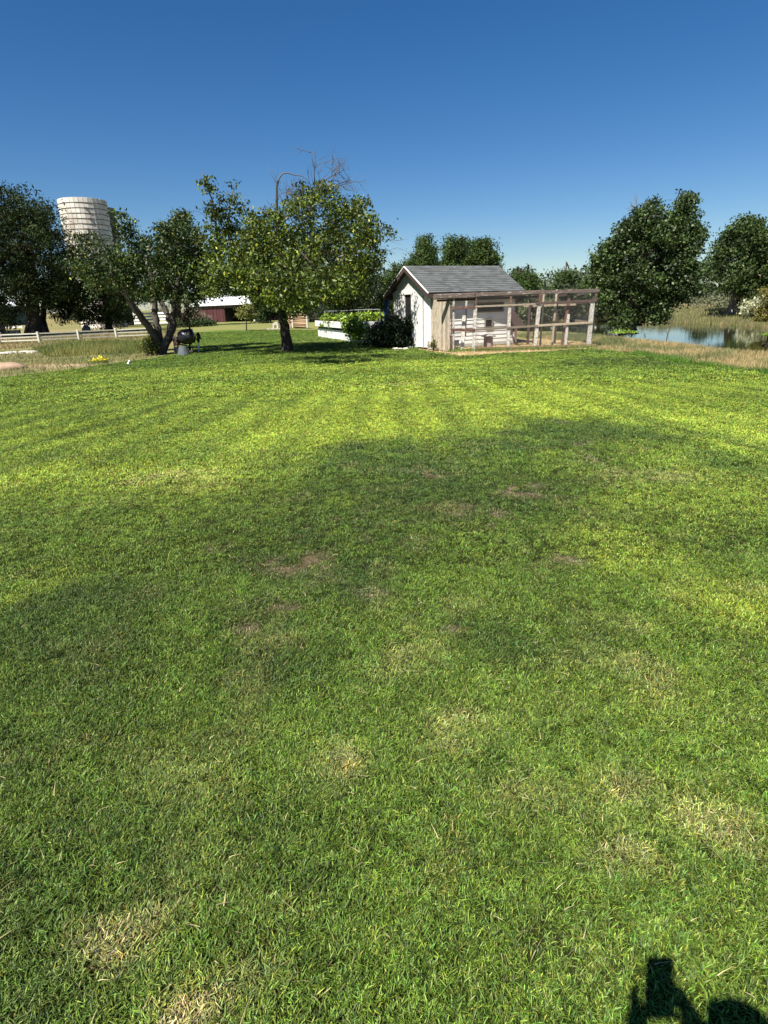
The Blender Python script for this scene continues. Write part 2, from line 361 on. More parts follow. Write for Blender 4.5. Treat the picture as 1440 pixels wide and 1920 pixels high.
ys = np.concatenate([-axis(0, 3, .3, 4000)[axis(0, 3, .3, 4000) > 1][::-1][::4], np.arange(-.5, 8, .06), np.arange(8, 16, .11), np.arange(16, 32, .2)])
t_ = [32.]; s_ = .22
while t_[-1] < 4000: s_ *= 1.055; t_.append(t_[-1]+s_)
ys = np.concatenate([ys, t_])
X, Y = np.meshgrid(xs, ys); nx, ny = len(xs), len(ys)
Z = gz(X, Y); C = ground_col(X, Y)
def grid_mesh(name, X, Y, Z, C):
    ny, nx = X.shape; me = bpy.data.meshes.new(name); V = np.stack([X, Y, Z], -1).reshape(-1, 3)
    i = np.arange((ny-1)*(nx-1)); r = i//(nx-1); c = i % (nx-1); a = r*nx+c
    F = np.stack([a, a+1, a+nx+1, a+nx], 1)
    me.vertices.add(len(V)); me.vertices.foreach_set('co', V.astype(np.float32).ravel())
    me.loops.add(F.size); me.loops.foreach_set('vertex_index', F.ravel().astype(np.int32))
    me.polygons.add(len(F)); me.polygons.foreach_set('loop_start', np.arange(0, F.size, 4, dtype=np.int32)); me.polygons.foreach_set('loop_total', np.full(len(F), 4, np.int32))
    me.update(calc_edges=True); me.polygons.foreach_set('use_smooth', [True]*len(F))
    at = me.color_attributes.new('Col', 'FLOAT_COLOR', 'POINT'); at.data.foreach_set('color', np.concatenate([C.reshape(-1, 3), np.ones((len(V), 1))], 1).astype(np.float32).ravel())
    return me
gme = grid_mesh('ground', X, Y, Z, C)
M_['ground'] = mat('ground', (1, 1, 1), .95, .35, 9, bump=.5, attr='Col', spec=.1, rnd=0)
go = link('ground', gme, M_['ground']); go['kind'] = 'structure'
# water
wm = bpy.data.materials.new('pond_water'); wm.use_nodes = True; b = wm.node_tree.nodes['Principled BSDF']
b.inputs['Base Color'].default_value = (.022, .026, .008, 1); b.inputs['Roughness'].default_value = .03; b.inputs['IOR'].default_value = 1.33; b.inputs['Specular IOR Level'].default_value = .8
tn = wm.node_tree; n = tn.nodes.new('ShaderNodeTexNoise'); n.inputs['Scale'].default_value = 1.1; n.inputs['Detail'].default_value = 4
tc = tn.nodes.new('ShaderNodeTexCoord'); mp = tn.nodes.new('ShaderNodeMapping'); mp.inputs['Scale'].default_value = (1, 2.2, 1)
tn.links.new(tc.outputs['Object'], mp.inputs[0]); tn.links.new(mp.outputs[0], n.inputs[0])
bp = tn.nodes.new('ShaderNodeBump'); bp.inputs['Strength'].default_value = .10; bp.inputs['Distance'].default_value = .03; tn.links.new(n.outputs[0], bp.inputs['Height']); tn.links.new(bp.outputs[0], b.inputs['Normal'])
cx = sum(p[0] for p in POND)/len(POND); cy = sum(p[1] for p in POND)/len(POND)
wb = MB(); wb.poly([(cx+(p[0]-cx)*1.12, cy+(p[1]-cy)*1.12, WZ-.004) for p in POND])
wo = link('pond_water', wb.mesh('pond_water'), wm); wo['kind'] = 'structure'

# ================================================================== blades: one builder for weeds, reeds and straw
def blades(name, P, h, wd, C, lean=.35, m='blade', seg=2, jit=.25):
    """P (n,3) roots, h, wd (n,), C (n,3) colours -> one mesh of tapered bent blades"""
    n = len(P); a = rng.random(n)*2*math.pi; b = rng.random(n)*2*math.pi
    lx = np.cos(a)*lean*h*(.3+rng.random(n)); ly = np.sin(a)*lean*h*(.3+rng.random(n))
    wx = np.cos(b)*wd/2; wy = np.sin(b)*wd/2
    rows = []; K = seg
    for k in range(K):
        t = k/K; q = t*t
        for s in (-1, 1):
            rows.append(np.stack([P[:, 0]+lx*q+s*wx*(1-.35*t), P[:, 1]+ly*q+s*wy*(1-.35*t), P[:, 2]+h*t*(1-.15*t)], 1))
    rows.append(np.stack([P[:, 0]+lx, P[:, 1]+ly, P[:, 2]+h*(.85+.15*rng.random(n))], 1))
    nv = 2*K+1; V = np.stack(rows, 1).reshape(-1, 3)
    base = (np.arange(n)*nv)[:, None]
    tri = []
    for k in range(K-1): tri += [2*k, 2*k+1, 2*k+3, 2*k, 2*k+3, 2*k+2]
    tri += [2*K-2, 2*K-1, 2*K]
    F = (base+np.array(tri)[None]).reshape(-1, 3)
    Cj = np.clip(C*(1+jit*(rng.random((n, 1))*2-1)), 0, 1)
    return tri_mesh(name, V, F, np.repeat(Cj, nv, 0)), m
def tri_mesh(name, V, F, C=None, smooth=False):
    me = bpy.data.meshes.new(name); k = F.shape[1]
    me.vertices.add(len(V)); me.vertices.foreach_set('co', V.astype(np.float32).ravel())
    me.loops.add(F.size); me.loops.foreach_set('vertex_index', F.ravel().astype(np.int32))
    me.polygons.add(len(F)); me.polygons.foreach_set('loop_start', np.arange(0, F.size, k, dtype=np.int32)); me.polygons.foreach_set('loop_total', np.full(len(F), k, np.int32))
    me.update(calc_edges=True)
    if C is not None:
        at = me.color_attributes.new('Col', 'FLOAT_COLOR', 'POINT'); at.data.foreach_set('color', np.concatenate([C, np.ones((len(V), 1))], 1).astype(np.float32).ravel())
    return me
def stuff(name, me, m, label=None, cat=None):
    o = link(name, me, M_[m]); o['kind'] = 'stuff'
    if label: o['label'] = label; o['category'] = cat
    return o
# ------------------------------------------------------------------ lawn: tufts instanced over the lawn
gm = bpy.data.materials.new('grass_blade'); gm.use_nodes = True; t = gm.node_tree; N = t.nodes; L = t.links; b = N['Principled BSDF']
b.inputs['Roughness'].default_value = .5; b.inputs['Specular IOR Level'].default_value = .22
ai = N.new('ShaderNodeAttribute'); ai.attribute_type = 'INSTANCER'; ai.attribute_name = 'gcol'
av = N.new('ShaderNodeAttribute'); av.attribute_name = 'Col'
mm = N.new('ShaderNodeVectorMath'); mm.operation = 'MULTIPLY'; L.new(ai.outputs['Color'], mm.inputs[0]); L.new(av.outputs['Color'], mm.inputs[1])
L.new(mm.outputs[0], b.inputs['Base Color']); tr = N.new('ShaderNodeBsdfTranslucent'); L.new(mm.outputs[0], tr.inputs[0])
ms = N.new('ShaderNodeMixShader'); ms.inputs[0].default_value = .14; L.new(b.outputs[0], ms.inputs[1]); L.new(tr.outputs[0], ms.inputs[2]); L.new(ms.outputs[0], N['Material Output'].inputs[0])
def tuft(name, nb, R, h, wd, seed):
    r = np.random.default_rng(seed); n = nb
    rad = R*np.sqrt(r.random(n)); an = r.random(n)*2*math.pi
    P = np.stack([rad*np.cos(an), rad*np.sin(an), np.zeros(n)-.004], 1)
    hh = h*(.45+.75*r.random(n)); ww = wd*(.6+.7*r.random(n)); K = 3
    a = r.random(n)*2*math.pi; le = (.25+1.0*r.random(n)**1.3)*hh; b_ = a+math.pi/2+r.normal(0, .5, n)
    rows = []; cols = []
    tint = .42+1.35*r.random((n, 1))**1.5; hue = r.random((n, 1)); c = np.concatenate([tint*(.84+.30*hue), tint, tint*(.8+.8*(1-hue))], 1)
    pal = r.random(n) < .15; c[pal] = c[pal]*np.array([1.8, 1.35, 2.6])
    bro = r.random(n) < .05; c[bro] = np.array([1.9, 1.2, 2.4])*.8
    for k in range(K):
        t_ = k/K; q = t_**1.7
        for s in (-1, 1):
            wk = ww/2*(1-.25*t_); rows.append(np.stack([P[:, 0]+np.cos(a)*le*q+s*np.cos(b_)*wk, P[:, 1]+np.sin(a)*le*q+s*np.sin(b_)*wk, P[:, 2]+hh*t_*(1-.28*t_)], 1))
            cols.append(c*(.12+1.15*t_))  # dark towards the root: shade between blades painted into the colour
    rows.append(np.stack([P[:, 0]+np.cos(a)*le, P[:, 1]+np.sin(a)*le, P[:, 2]+hh*.72], 1)); cols.append(c*1.5)  # tip colour brightened as a painted highlight
    nv = 2*K+1; V = np.stack(rows, 1).reshape(-1, 3); CC = np.stack(cols, 1).reshape(-1, 3)
    tri = []
    for k in range(K-1): tri += [2*k, 2*k+1, 2*k+3, 2*k, 2*k+3, 2*k+2]
    tri += [2*K-2, 2*K-1, 2*K]
    F = ((np.arange(n)*nv)[:, None]+np.array(tri)[None]).reshape(-1, 3)
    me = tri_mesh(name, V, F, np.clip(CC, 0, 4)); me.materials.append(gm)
    return bpy.data.objects.new(name, me)
def scatter(name, P, sc_, cc, protos):
    me = bpy.data.meshes.new(name); n = len(P); me.vertices.add(n); me.vertices.foreach_set('co', P.astype(np.float32).ravel())
    def A(nm, ty, dat, f): a = me.attributes.new(nm, ty, 'POINT'); a.data.foreach_set(f, dat)
    A('gcol', 'FLOAT_COLOR', np.concatenate([cc, np.ones((n, 1))], 1).astype(np.float32).ravel(), 'color')
    A('scl', 'FLOAT_VECTOR', sc_.astype(np.float32).ravel(), 'vector')
    rt = np.stack([rng.normal(0, .12, n), rng.normal(0, .12, n), rng.random(n)*2*math.pi], 1); A('rot', 'FLOAT_VECTOR', rt.astype(np.float32).ravel(), 'vector')
    A('idx', 'INT', rng.integers(0, len(protos), n).astype(np.int32), 'value')
    pc = bpy.data.collections.new(name+'_tufts')
    for o in protos: pc.objects.link(o)
    g = bpy.data.node_groups.new(name, 'GeometryNodeTree'); g.interface.new_socket('Geometry', in_out='INPUT', socket_type='NodeSocketGeometry'); g.interface.new_socket('Geometry', in_out='OUTPUT', socket_type='NodeSocketGeometry')
    gi = g.nodes.new('NodeGroupInput'); gout = g.nodes.new('NodeGroupOutput'); ip = g.nodes.new('GeometryNodeInstanceOnPoints'); ci = g.nodes.new('GeometryNodeCollectionInfo')
    ci.inputs['Collection'].default_value = pc; ci.inputs['Separate Children'].default_value = True; ci.inputs['Reset Children'].default_value = True
    def NA(nm, ty): q = g.nodes.new('GeometryNodeInputNamedAttribute'); q.data_type = ty; q.inputs['Name'].default_value = nm; return next(s for s in q.outputs if s.enabled and s.name == 'Attribute')
    g.links.new(gi.outputs[0], ip.inputs['Points']); g.links.new(ci.outputs[0], ip.inputs['Instance']); ip.inputs['Pick Instance'].default_value = True
    g.links.new(NA('idx', 'INT'), ip.inputs['Instance Index']); g.links.new(NA('rot', 'FLOAT_VECTOR'), ip.inputs['Rotation']); g.links.new(NA('scl', 'FLOAT_VECTOR'), ip.inputs['Scale'])
    g.links.new(ip.outputs[0], gout.inputs[0])
    o = bpy.data.objects.new(name, me); col.objects.link(o); md = o.modifiers.new('scatter', 'NODES'); md.node_group = g
    o['kind'] = 'stuff'; return o
def lawn_pts(y0, y1, dens):
    """points over the part of the lawn between two distances, in a wedge a bit wider than the view"""
    hw = .74*y1+2.2; n = int(dens*(y1-y0)*2*hw)
    x = (rng.random(n)*2-1)*hw; y = y0+rng.random(n)*(y1-y0)
    k = (np.abs(x) < .74*y+2.0) & (lawn_edge(x, y) < .06); x = x[k]; y = y[k]
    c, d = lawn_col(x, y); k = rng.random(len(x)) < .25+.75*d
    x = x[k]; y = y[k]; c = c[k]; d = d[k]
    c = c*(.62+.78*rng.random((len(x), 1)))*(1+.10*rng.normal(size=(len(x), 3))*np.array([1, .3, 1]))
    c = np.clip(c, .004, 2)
    s = (.70+.55*rng.random(len(x)))*(.6+.4*d)*(.8+.4*fbm(x, y, .35, 141))
    return np.stack([x, y, gz(x, y)], 1), np.stack([s*.5+.5, s*.5+.5, s], 1), c
def multi(name, bands, protos):
    A = [lawn_pts(*b) for b in bands]; P = np.concatenate([a[0] for a in A]); S = np.concatenate([a[1] for a in A]); C = np.concatenate([a[2] for a in A])
    print(name, len(P)); return scatter(name, P, S, C, protos)
T1 = [tuft('near_tuft', 22, .033, .0245, .0031, 200+i) for i in range(16)]
T2 = [tuft('mid_tuft', 26, .055, .032, .0056, 300+i) for i in range(14)]
T3 = [tuft('far_tuft', 60, .13, .040, .011, 400+i) for i in range(12)]
multi('lawn_grass', [(.3, 2.2, 4300), (2.2, 3.4, 3000), (3.4, 5.5, 1500)], T1)
multi('middle_lawn_grass', [(5.5, 8, 900), (8, 11.5, 560)], T2)
multi('far_lawn_grass', [(11.5, 18, 140), (18, 30, 70), (30, 52, 22)], T3)

# dry clippings lying on the lawn
n = 3200; x = rng.normal(0, 2.2, n); y = .5+rng.random(n)**1.4*6; k = fbm(x, y, .5, 777) > .42; x = x[k]; y = y[k]; n = len(x)
me, _ = blades('dry_clippings', np.stack([x, y, gz(x, y)+.010+.012*rng.random(n)], 1), .004+.010*rng.random(n), np.full(n, .0030), np.array([[.55, .47, .24]])*(.6+.6*rng.random((n, 1))), lean=4.5); stuff('dry_clippings', me, 'blade')
# ================================================================== shed
EO = np.array([1.92, 22.7, 0.]); A_ = math.radians(64)
U = Vector((math.sin(A_), math.cos(A_), 0)); W_ = Vector((-math.cos(A_), math.sin(A_), 0)); ZZ = Vector((0, 0, 1))
E0 = Vector(EO)                                   # plan corner of the roof
LW, LL = 3.6, 4.5; ZE, ZR = 2.03, 3.04
IN = .22                                          # overhang
shed = thing('garden_shed', 'small white gabled shed with grey shingle roof and brown bargeboards, joined to the wire pen', 'shed', E0+U*LL/2+W_*LW/2)
C00 = E0+U*IN+W_*.30                              # wall corner nearest the camera
ww = LW-.60; wl = LL-IN-.20
slope = (ZR-ZE)/(LW/2)
def wp(a, b, z): return C00+W_*a+U*b+ZZ*z        # a along the gable wall, b along the side wall
def roof_z(a): return ZE+slope*min(a+.30, LW-(a+.30))-.07
# dark inner core so nothing shows through joints
core = MB(); core.prism([wp(.04, .05, .02), wp(ww-.04, .05, .02), wp(ww-.04, .05, roof_z(ww)-.03), wp(ww/2, .05, roof_z(ww/2)-.03), wp(.04, .05, roof_z(0)-.03)], U*(wl-.1))
part('inner_wall', core, M_['dark'], shed)
# gable wall: panels below the band, narrow boards above
def panel(a0, a1, z0, z1, name='wall_panel', m='white', th=.05, out=0.0):
    mb = MB(); mb.prism([wp(a0, -out, z0), wp(a1, -out, z0), wp(a1, -out, z1), wp(a0, -out, z1)], U*th); return part(name, mb, M_[m], shed, bevel=.004)
band0, band1 = 2.03, 2.20
# near the camera corner a=0 ; the door opening sits towards the middle
da0, da1 = 1.44, 2.02
def gpanel(a0, a1, z0, name='wall_panel', m='white', out=0):
    z1 = lambda a: min(band0, roof_z(a)); n = 6
    pts = [wp(a0, -out, z0)]+[wp(a1, -out, z0)]+[wp(a1+(a0-a1)*k/n, -out, z1(a1+(a0-a1)*k/n)) for k in range(n+1)]
    mb = MB(); mb.prism(pts, U*.05); return part(name, mb, M_[m], shed)
gpanel(.0, .46, .05); gpanel(.47, .98, .05, out=.012); gpanel(1.0, da0-.02, .02, 'door_casing', 'whiteclean', out=.02)
gpanel(da1, ww*.5+.75, .05); gpanel(ww*.5+.76, ww, .05)
panel(.46, .50, .02, 1.95, 'corner_batten', 'grey_wood', .03, .03)
M = MB(); n = 6; a0, a1 = .18, ww-.18
M.prism([wp(a0, -.02, band0), wp(a1, -.02, band0), wp(a1, -.02, min(band1, roof_z(a1))), wp(a1-.18, -.02, band1), wp(a0+.18, -.02, band1), wp(a0, -.02, min(band1, roof_z(a0)))], U*.07); part('trim_band', M, M_['whiteclean'], shed)
a = .34
while a < ww-.36:
    z1a, z1b = roof_z(a), roof_z(a+.075)
    if min(z1a, z1b) > band1+.03:
        mb = MB().prism([wp(a+.006, .0, band1), wp(a+.071, .0, band1), wp(a+.071, .0, z1b), wp(a+.006, .0, z1a)], U*.04); part('gable_board', mb, M_['white'], shed)
    a += .077
# door opening with a screen door
dr = MB().prism([wp(da0, .20, .02), wp(da1, .20, .02), wp(da1, .20, 2.0), wp(da0, .20, 2.0)], U*.01); d_ = part('screen_door', dr, M_['screen'], shed)
fr = MB()
for (a, b, c, d) in ((da0+.02, .06, da0+.02, 1.98), (da1-.02, .06, da1-.02, 1.98), (da0, 1.96, da1, 1.96), (da0, .98, da1, .98), (da0+.03, 1.9, da1-.05, 1.05)):
    fr.bar(wp(a, .17, b), wp(c, .17, d), .05, .04, up=U)
part('door_frame', fr, M_['brown_wood'], d_)
part('door_handle', MB().box(wp(da0+.08, .13, 1.0), (.05, .05, .1)), M_['galv'], d_)
# side wall to the pen: clapboards, each a part
cb = MB().prism([(0, 0, 0), (0, -.028, 0), (0, -.006, .148), (0, 0, .148)], (1, 0, 0)).mesh('clapboard'); cb.materials.append(M_['white'])
k = 0; z = .12
while z < ZE-.02:
    for (b0, b1) in ((.0, 1.62), (1.625, wl)):
        if 1.2 < z < 1.55 and b0 == 0: segs = [(b0, 1.62)]
        elif 1.2 < z < 1.55: segs = [(1.625, 2.05), (3.4, wl)]
        else: segs = [(b0, b1)]
        for s0, s1 in segs:
            Mx = frame(U*(s1-s0), W_, ZZ, wp(0, s0, z)); place('clapboard', cb, None, shed, Mx)
    z += .148
part('foundation', MB().prism([wp(0, 0, 0), wp(0, wl, 0), wp(-.03, wl, .0), wp(-.03, 0, 0)], ZZ*.12), M_['concrete'], shed)
wn = part('window', MB().prism([wp(.02, 2.06, 1.30), wp(.02, 3.4, 1.30), wp(.02, 3.4, 1.60), wp(.02, 2.06, 1.60)], W_*.02), M_['black'], shed)
wf = MB()
for p in (((.0, 2.04, 1.29), (.0, 3.42, 1.29)), ((.0, 2.04, 1.61), (.0, 3.42, 1.61)), ((0, 2.04, 1.29), (0, 2.04, 1.61)), ((0, 3.42, 1.29), (0, 3.42, 1.61))): wf.bar(wp(*p[0])-W_*.03, wp(*p[1])-W_*.03, .05, .05)
part('window_frame', wf, M_['grey_wood'], wn)
hb = part('hatch', MB().prism([wp(-.035, 2.55, .72), wp(-.035, 2.85, .72), wp(-.035, 2.85, .98), wp(-.035, 2.55, .98)], -W_*.02), M_['black'], shed)
hf = MB()
for p in (((2.53, .7), (2.87, .7)), ((2.53, 1.0), (2.87, 1.0)), ((2.53, .7), (2.53, 1.0)), ((2.87, .7), (2.87, 1.0))): hf.bar(wp(-.055, p[0][0], p[0][1]), wp(-.055, p[1][0], p[1][1]), .05, .05)
part('hatch_frame', hf, M_['grey_wood'], hb)
part('corner_post', MB().bar(wp(-.03, wl, 0), wp(-.03, wl, ZE-.1), .1, .1), M_['red_wood'], shed)
part('corner_board', MB().bar(wp(.02, .03, .02), wp(.02, .03, ZE-.16), .1, .1), M_['whiteclean'], shed)
# far gable and back wall
part('back_wall', MB().prism([wp(ww, 0, .02), wp(ww, wl, .02), wp(ww, wl, roof_z(ww)), wp(ww, 0, roof_z(ww))], -W_*.035), M_['white'], shed)
part('end_wall', MB().prism([wp(0, wl, .02), wp(ww, wl, .02), wp(ww, wl, roof_z(ww)), wp(ww/2, wl, roof_z(ww/2)), wp(0, wl, roof_z(0))], -U*.035), M_['white'], shed)
# roof: deck, shingles one by one, ridge caps, bargeboards, fascia
RE = lambda a, b, z: E0+W_*a+U*b+ZZ*z
dk = MB(); th = .05
dk.prism([RE(0, 0, ZE-th), RE(LW/2, 0, ZR-th), RE(LW, 0, ZE-th), RE(LW, 0, ZE-.01), RE(LW/2, 0, ZR-.01), RE(0, 0, ZE-.01)], U*LL)
roof = part('roof', dk, M_['brown_wood'], shed)
sN = (W_*(-(ZR-ZE))+ZZ*(LW/2)).normalized(); sD = (W_*(LW/2)+ZZ*(ZR-ZE)).normalized(); SLn = math.hypot(LW/2, ZR-ZE)
rows = 14; ex = SLn/rows; colsn = 17; cwid = LL/colsn
sh = MB().prism([(0, -.012, .022), (0, ex+.02, .006), (0, ex+.02, -.004), (0, -.012, -.002)], (cwid-.006, 0, 0)).mesh('shingle'); sh.materials.append(M_['shingle'])
for side in (0, 1):
    bulk = MB()
    for r in range(rows):
        off = (r % 2)*cwid/2+random.uniform(-.03, .03)
        for c in range(-1, colsn+1):
            b0 = c*cwid+off; b1 = b0+cwid
            if b1 < .02 or b0 > LL-.02: continue
            if side == 0:
                q0 = max(0, b0); q1 = min(LL, b1); s = (q1-q0)/cwid
                p = E0+ZZ*(ZE+random.uniform(0, .003))+sD*(r*ex)+U*q0+sN*.001
                Mx = frame(U*s, sD, sN, p); place('shingle', sh, None, roof, Mx)
            else:
                pass
    if side == 1:
        D2 = (W_*(-LW/2)+ZZ*(ZR-ZE)).normalized(); N2 = (W_*(ZR-ZE)+ZZ*(LW/2)).normalized()
        for r in range(rows):
            p = E0+W_*LW+ZZ*ZE+D2*(r*ex); bulk.prism([p+N2*.012-D2*.012, p+D2*(ex+.02)+N2*.003, p+D2*(ex+.02), p-D2*.012], U*LL)
        part('back_shingles', bulk, M_['shingle'], roof)
rc = MB(); hw = .13
rc.prism([(0, -hw, -hw*slope), (0, 0, .012), (0, hw, -hw*slope), (0, hw, -hw*slope+.014), (0, 0, .028), (0, -hw, -hw*slope+.014)], (.2, 0, 0)); rcm = rc.mesh('ridge_cap'); rcm.materials.append(M_['shingle'])
k = 0
while k*.18 < LL-.1:
    place('ridge_cap', rcm, None, roof, frame(U, W_, ZZ, RE(LW/2, k*.18, ZR+.004+.004*(k % 2)))); k += 1
for nm, s0, s1 in (('bargeboard', RE(-.02, -.02, ZE-.10), RE(LW/2, -.02, ZR-.09)), ('bargeboard', RE(LW+.02, -.02, ZE-.10), RE(LW/2, -.02, ZR-.09))):
    part(nm, MB().prism([s0-ZZ*.085, s0+ZZ*.075, s1+ZZ*.075, s1-ZZ*.085], -U*.035), M_['brown_wood'], roof)
    part('drip_edge', MB().prism([s0+ZZ*.077, s0+ZZ*.108, s1+ZZ*.108, s1+ZZ*.077], -U*.045), M_['whiteclean'], roof)
for s0, s1 in ((RE(0, LL+.02, ZE-.10), RE(LW/2, LL+.02, ZR-.09)), (RE(LW, LL+.02, ZE-.10), RE(LW/2, LL+.02, ZR-.09))):
    part('bargeboard', MB().prism([s0-ZZ*.085, s0+ZZ*.085, s1+ZZ*.085, s1-ZZ*.085], U*.035), M_['brown_wood'], roof)
part('fascia', MB().bar(RE(.0, .03, ZE-.11), RE(.0, LL-.03, ZE-.11), .03, .14), M_['brown_wood'], roof)
part('fascia', MB().bar(RE(LW, .03, ZE-.11), RE(LW, LL-.03, ZE-.11), .03, .14), M_['brown_wood'], roof)

# ================================================================== board screen between shed and pen
B0 = C00-U*.03+Vector((.06, -.12, 0)); B0 = C00-W_*.05+U*.02; B1 = G(845, 658.5)-Vector((.03, -.02, 0))
bf = thing('board_fence', 'upright weathered grey brown boards filling the gap between white shed corner and wire pen', 'fence', (B0+B1)/2)
nb = 9; dB = (B1-B0); yb = Vector((0, 0, 1)).cross(dB.normalized())
for k in range(nb):
    a = B0+dB*((k+.5)/nb); hgt = 1.84-.004*k+random.uniform(-.03, .03); wd = dB.length/nb-.008; tw = random.uniform(-.012, .012)
    o = part('board', MB().bar(a+ZZ*.0, a+ZZ*hgt+dB.normalized()*tw, .022, wd, up=dB.normalized()), M_['grey_wood_v'], bf, bevel=.003)
part('rail', MB().bar(B0+ZZ*.5+yb*.06, B1+ZZ*.5+yb*.06, .04, .09), M_['grey_wood'], bf)
part('rail', MB().bar(B0+ZZ*1.6+yb*.06, B1+ZZ*1.6+yb*.06, .04, .09), M_['grey_wood'], bf)

# ================================================================== the pen
Q0 = G(845, 658.5); Q1 = G(1110, 651.5); QX = (Q1-Q0).normalized(); QL = (Q1-Q0).length; QN = Vector((QX.y, -QX.x, 0))  # towards the camera
if QN.y > 0: QN = -QN
def zat(px_, py_, s):      # height at fraction s of the front line for a photo row
    p = Q0+(Q1-Q0)*s; return D(px_, py_, hd(p)).z
def S(x, base=None):
    """fraction along the front line seen at column x near its base"""
    best = min(range(0, 1001), key=lambda k: abs(proj(Q0+(Q1-Q0)*k/1000+ZZ*.3)[0]-x)); return best/1000
def proj(P):
    v = np.array(P)-CAM; z = v@FW; return 720+FPX*(v@RT)/z, 960-FPX*(v@UP)/z
pen = thing('wire_pen', 'timber framed chicken wire poultry pen with peeling posts, built against the shed', 'pen', (Q0+Q1)/2)
def FP(s, z, off=0): return Q0+(Q1-Q0)*s+ZZ*z-QN*off
def post(x, z0, z1, wd, m, lean=0, off=0, name='post'):
    s = S(x); a = FP(s, z0, off); b = FP(s, z1, off)+QX*lean
    return part(name, MB().bar(a, b, wd, wd, up=QX), M_[m], pen, bevel=.008)
topz = 1.99
post(850, -.02, 1.86, .07, 'grey_wood_v')
post(846, -.02, 1.15, .05, 'red_wood', off=-.06)
post(868, 0, 1.22, .13, 'whiteworn', .05, .35); post(873, .5, 1.7, .07, 'whiteworn', .03, .42)
post(888, -.05, 1.52, .13, 'whiteworn', .04); post(891, 1.5, 1.97, .08, 'red_wood')
post(953, -.05, 1.52, .11, 'whiteworn', .0); post(955, 1.54, 1.97, .08, 'red_wood')
post(1003, -.05, 1.50, .12, 'whiteworn', .08); post(1009, 1.52, 1.98, .12, 'red_wood', .0)
post(1001, .2, 1.5, .07, 'brown_wood', .10, .12)
post(1017, .0, 1.84, .06, 'grey_wood_v', .03, .4, 'pole'); post(1040, .0, 1.98, .065, 'grey_wood_v', .04, .4, 'pole')
post(1056, -.02, 1.98, .10, 'red_wood', .14, .10); post(1060, -.05, 1.15, .09, 'whiteworn', .05)
post(1104, -.05, 1.56, .14, 'whiteworn', .02); post(1110, 1.56, 1.96, .075, 'red_wood', .0)
# rails
def rail(x0, x1, z0, z1, wd, m, off=-.07, th=None, name='rail'):
    return part(name, MB().bar(FP(S(x0), z0, off), FP(S(x1), z1, off), th or .05, wd), M_[m], pen, bevel=.006)
rail(846, 890, 1.47, 1.48, .09, 'red_wood'); rail(846, 890, .74, .71, .10, 'red_wood')
rail(891, 1006, 1.50, 1.52, .06, 'grey_wood'); rail(891, 1006, .72, .79, .07, 'grey_wood')
rail(1000, 1113, 1.54, 1.57, .075, 'brown_wood', off=-.08); rail(1006, 1108, .80, .85, .075, 'grey_wood', off=-.08)
# top beam: thick and weathered to the left
tb = MB(); PX0 = C00+Vector((-.2, -.35, 0)); 
tb.bar(FP(-.125, 1.87, -.03), FP(S(889), 1.88, -.02), .17, .18); part('top_beam', tb, M_['beam'], pen, bevel=.03)
part('top_beam', MB().bar(FP(S(889)+.002, 1.89, -.02), FP(S(1008), 1.91, -.02), .10, .13), M_['beam'], pen, bevel=.015)
part('top_beam', MB().bar(FP(S(1008)+.002, 1.90, -.02), FP(S(1112)+.015, 1.89, -.02), .09, .12), M_['beam'], pen, bevel=.01)
part('lower_beam', MB().bar(FP(-.1, 1.74, .06), FP(S(1006), 1.76, .06), .06, .07), M_['brown_wood'], pen)
part('sill_log', MB().tube([FP(S(891), .06, -.05), FP(S(960), .05, -.07), FP(S(1010), .06, -.05), FP(S(1060), .06, -.07), FP(1.02, .06, -.05)], [.07, .06, .065, .06, .07], 7), M_['log'], pen)
# back line, end wall
BKo = 2.6
for x, z1 in ((1012, 1.7), (1068, 1.75), (1092, 1.75)):
    post(x, 0, z1, .09, 'brown_wood', 0, BKo, 'post')
part('rail', MB().bar(FP(S(1000), 1.45, BKo), FP(1.0, 1.45, BKo), .05, .08), M_['grey_wood'], pen)
part('rail', MB().bar(FP(.99, 1.55, 0), FP(.99, 1.5, BKo), .06, .09), M_['brown_wood'], pen)
part('rail', MB().bar(FP(.99, 1.88, 0), FP(.99, 1.8, BKo), .05, .08), M_['beam'], pen)
part('rail', MB().bar(FP(.99, .84, 0), FP(.99, .84, BKo), .05, .09), M_['grey_wood'], pen)
for x in (955, 1009, 1060): part('rafter', MB().bar(FP(S(x), 1.80, 0), FP(S(x), 1.78, BKo), .05, .08), M_['brown_wood'], pen)
# chain link: two families of diagonal wires
def diamond(mb, o, ex, ez, L, Hh, pitch, r):
    for sgn in (1, -1):
        k = -Hh
        while k < L:
            # line x = k + t (sgn>0) or x = k+Hh-t , z=t
            if sgn > 0: x0, x1 = k, k+Hh; z0, z1 = 0, Hh
            else: x0, x1 = k+Hh, k; z0, z1 = 0, Hh
            def clip(xa, za, xb, zb):
                if xa < 0: za += (0-xa)*(zb-za)/(xb-xa); xa = 0
                if xa > L: za += (L-xa)*(zb-za)/(xb-xa); xa = L
                return xa, za
            xa, za = clip(x0, z0, x1, z1); xb, zb = clip(x1, z1, x0, z0)
            if abs(xa-xb) > .02: mb.tube([o+ex*xa+ez*za, o+ex*xb+ez*zb], r, 3, False)
            k += pitch
wm_ = MB()
diamond(wm_, FP(S(891), .1, -.10), QX, ZZ, (1.0-S(891))*QL+.02, 1.78, .085, .0019)
o = part('wire_mesh', wm_, M_['wire'], pen, kind='stuff')
wm_ = MB(); diamond(wm_, FP(1.0, .1, 0), -QN, ZZ, BKo, 1.7, .14, .0016); part('wire_mesh', wm_, M_['wire'], pen, kind='stuff')
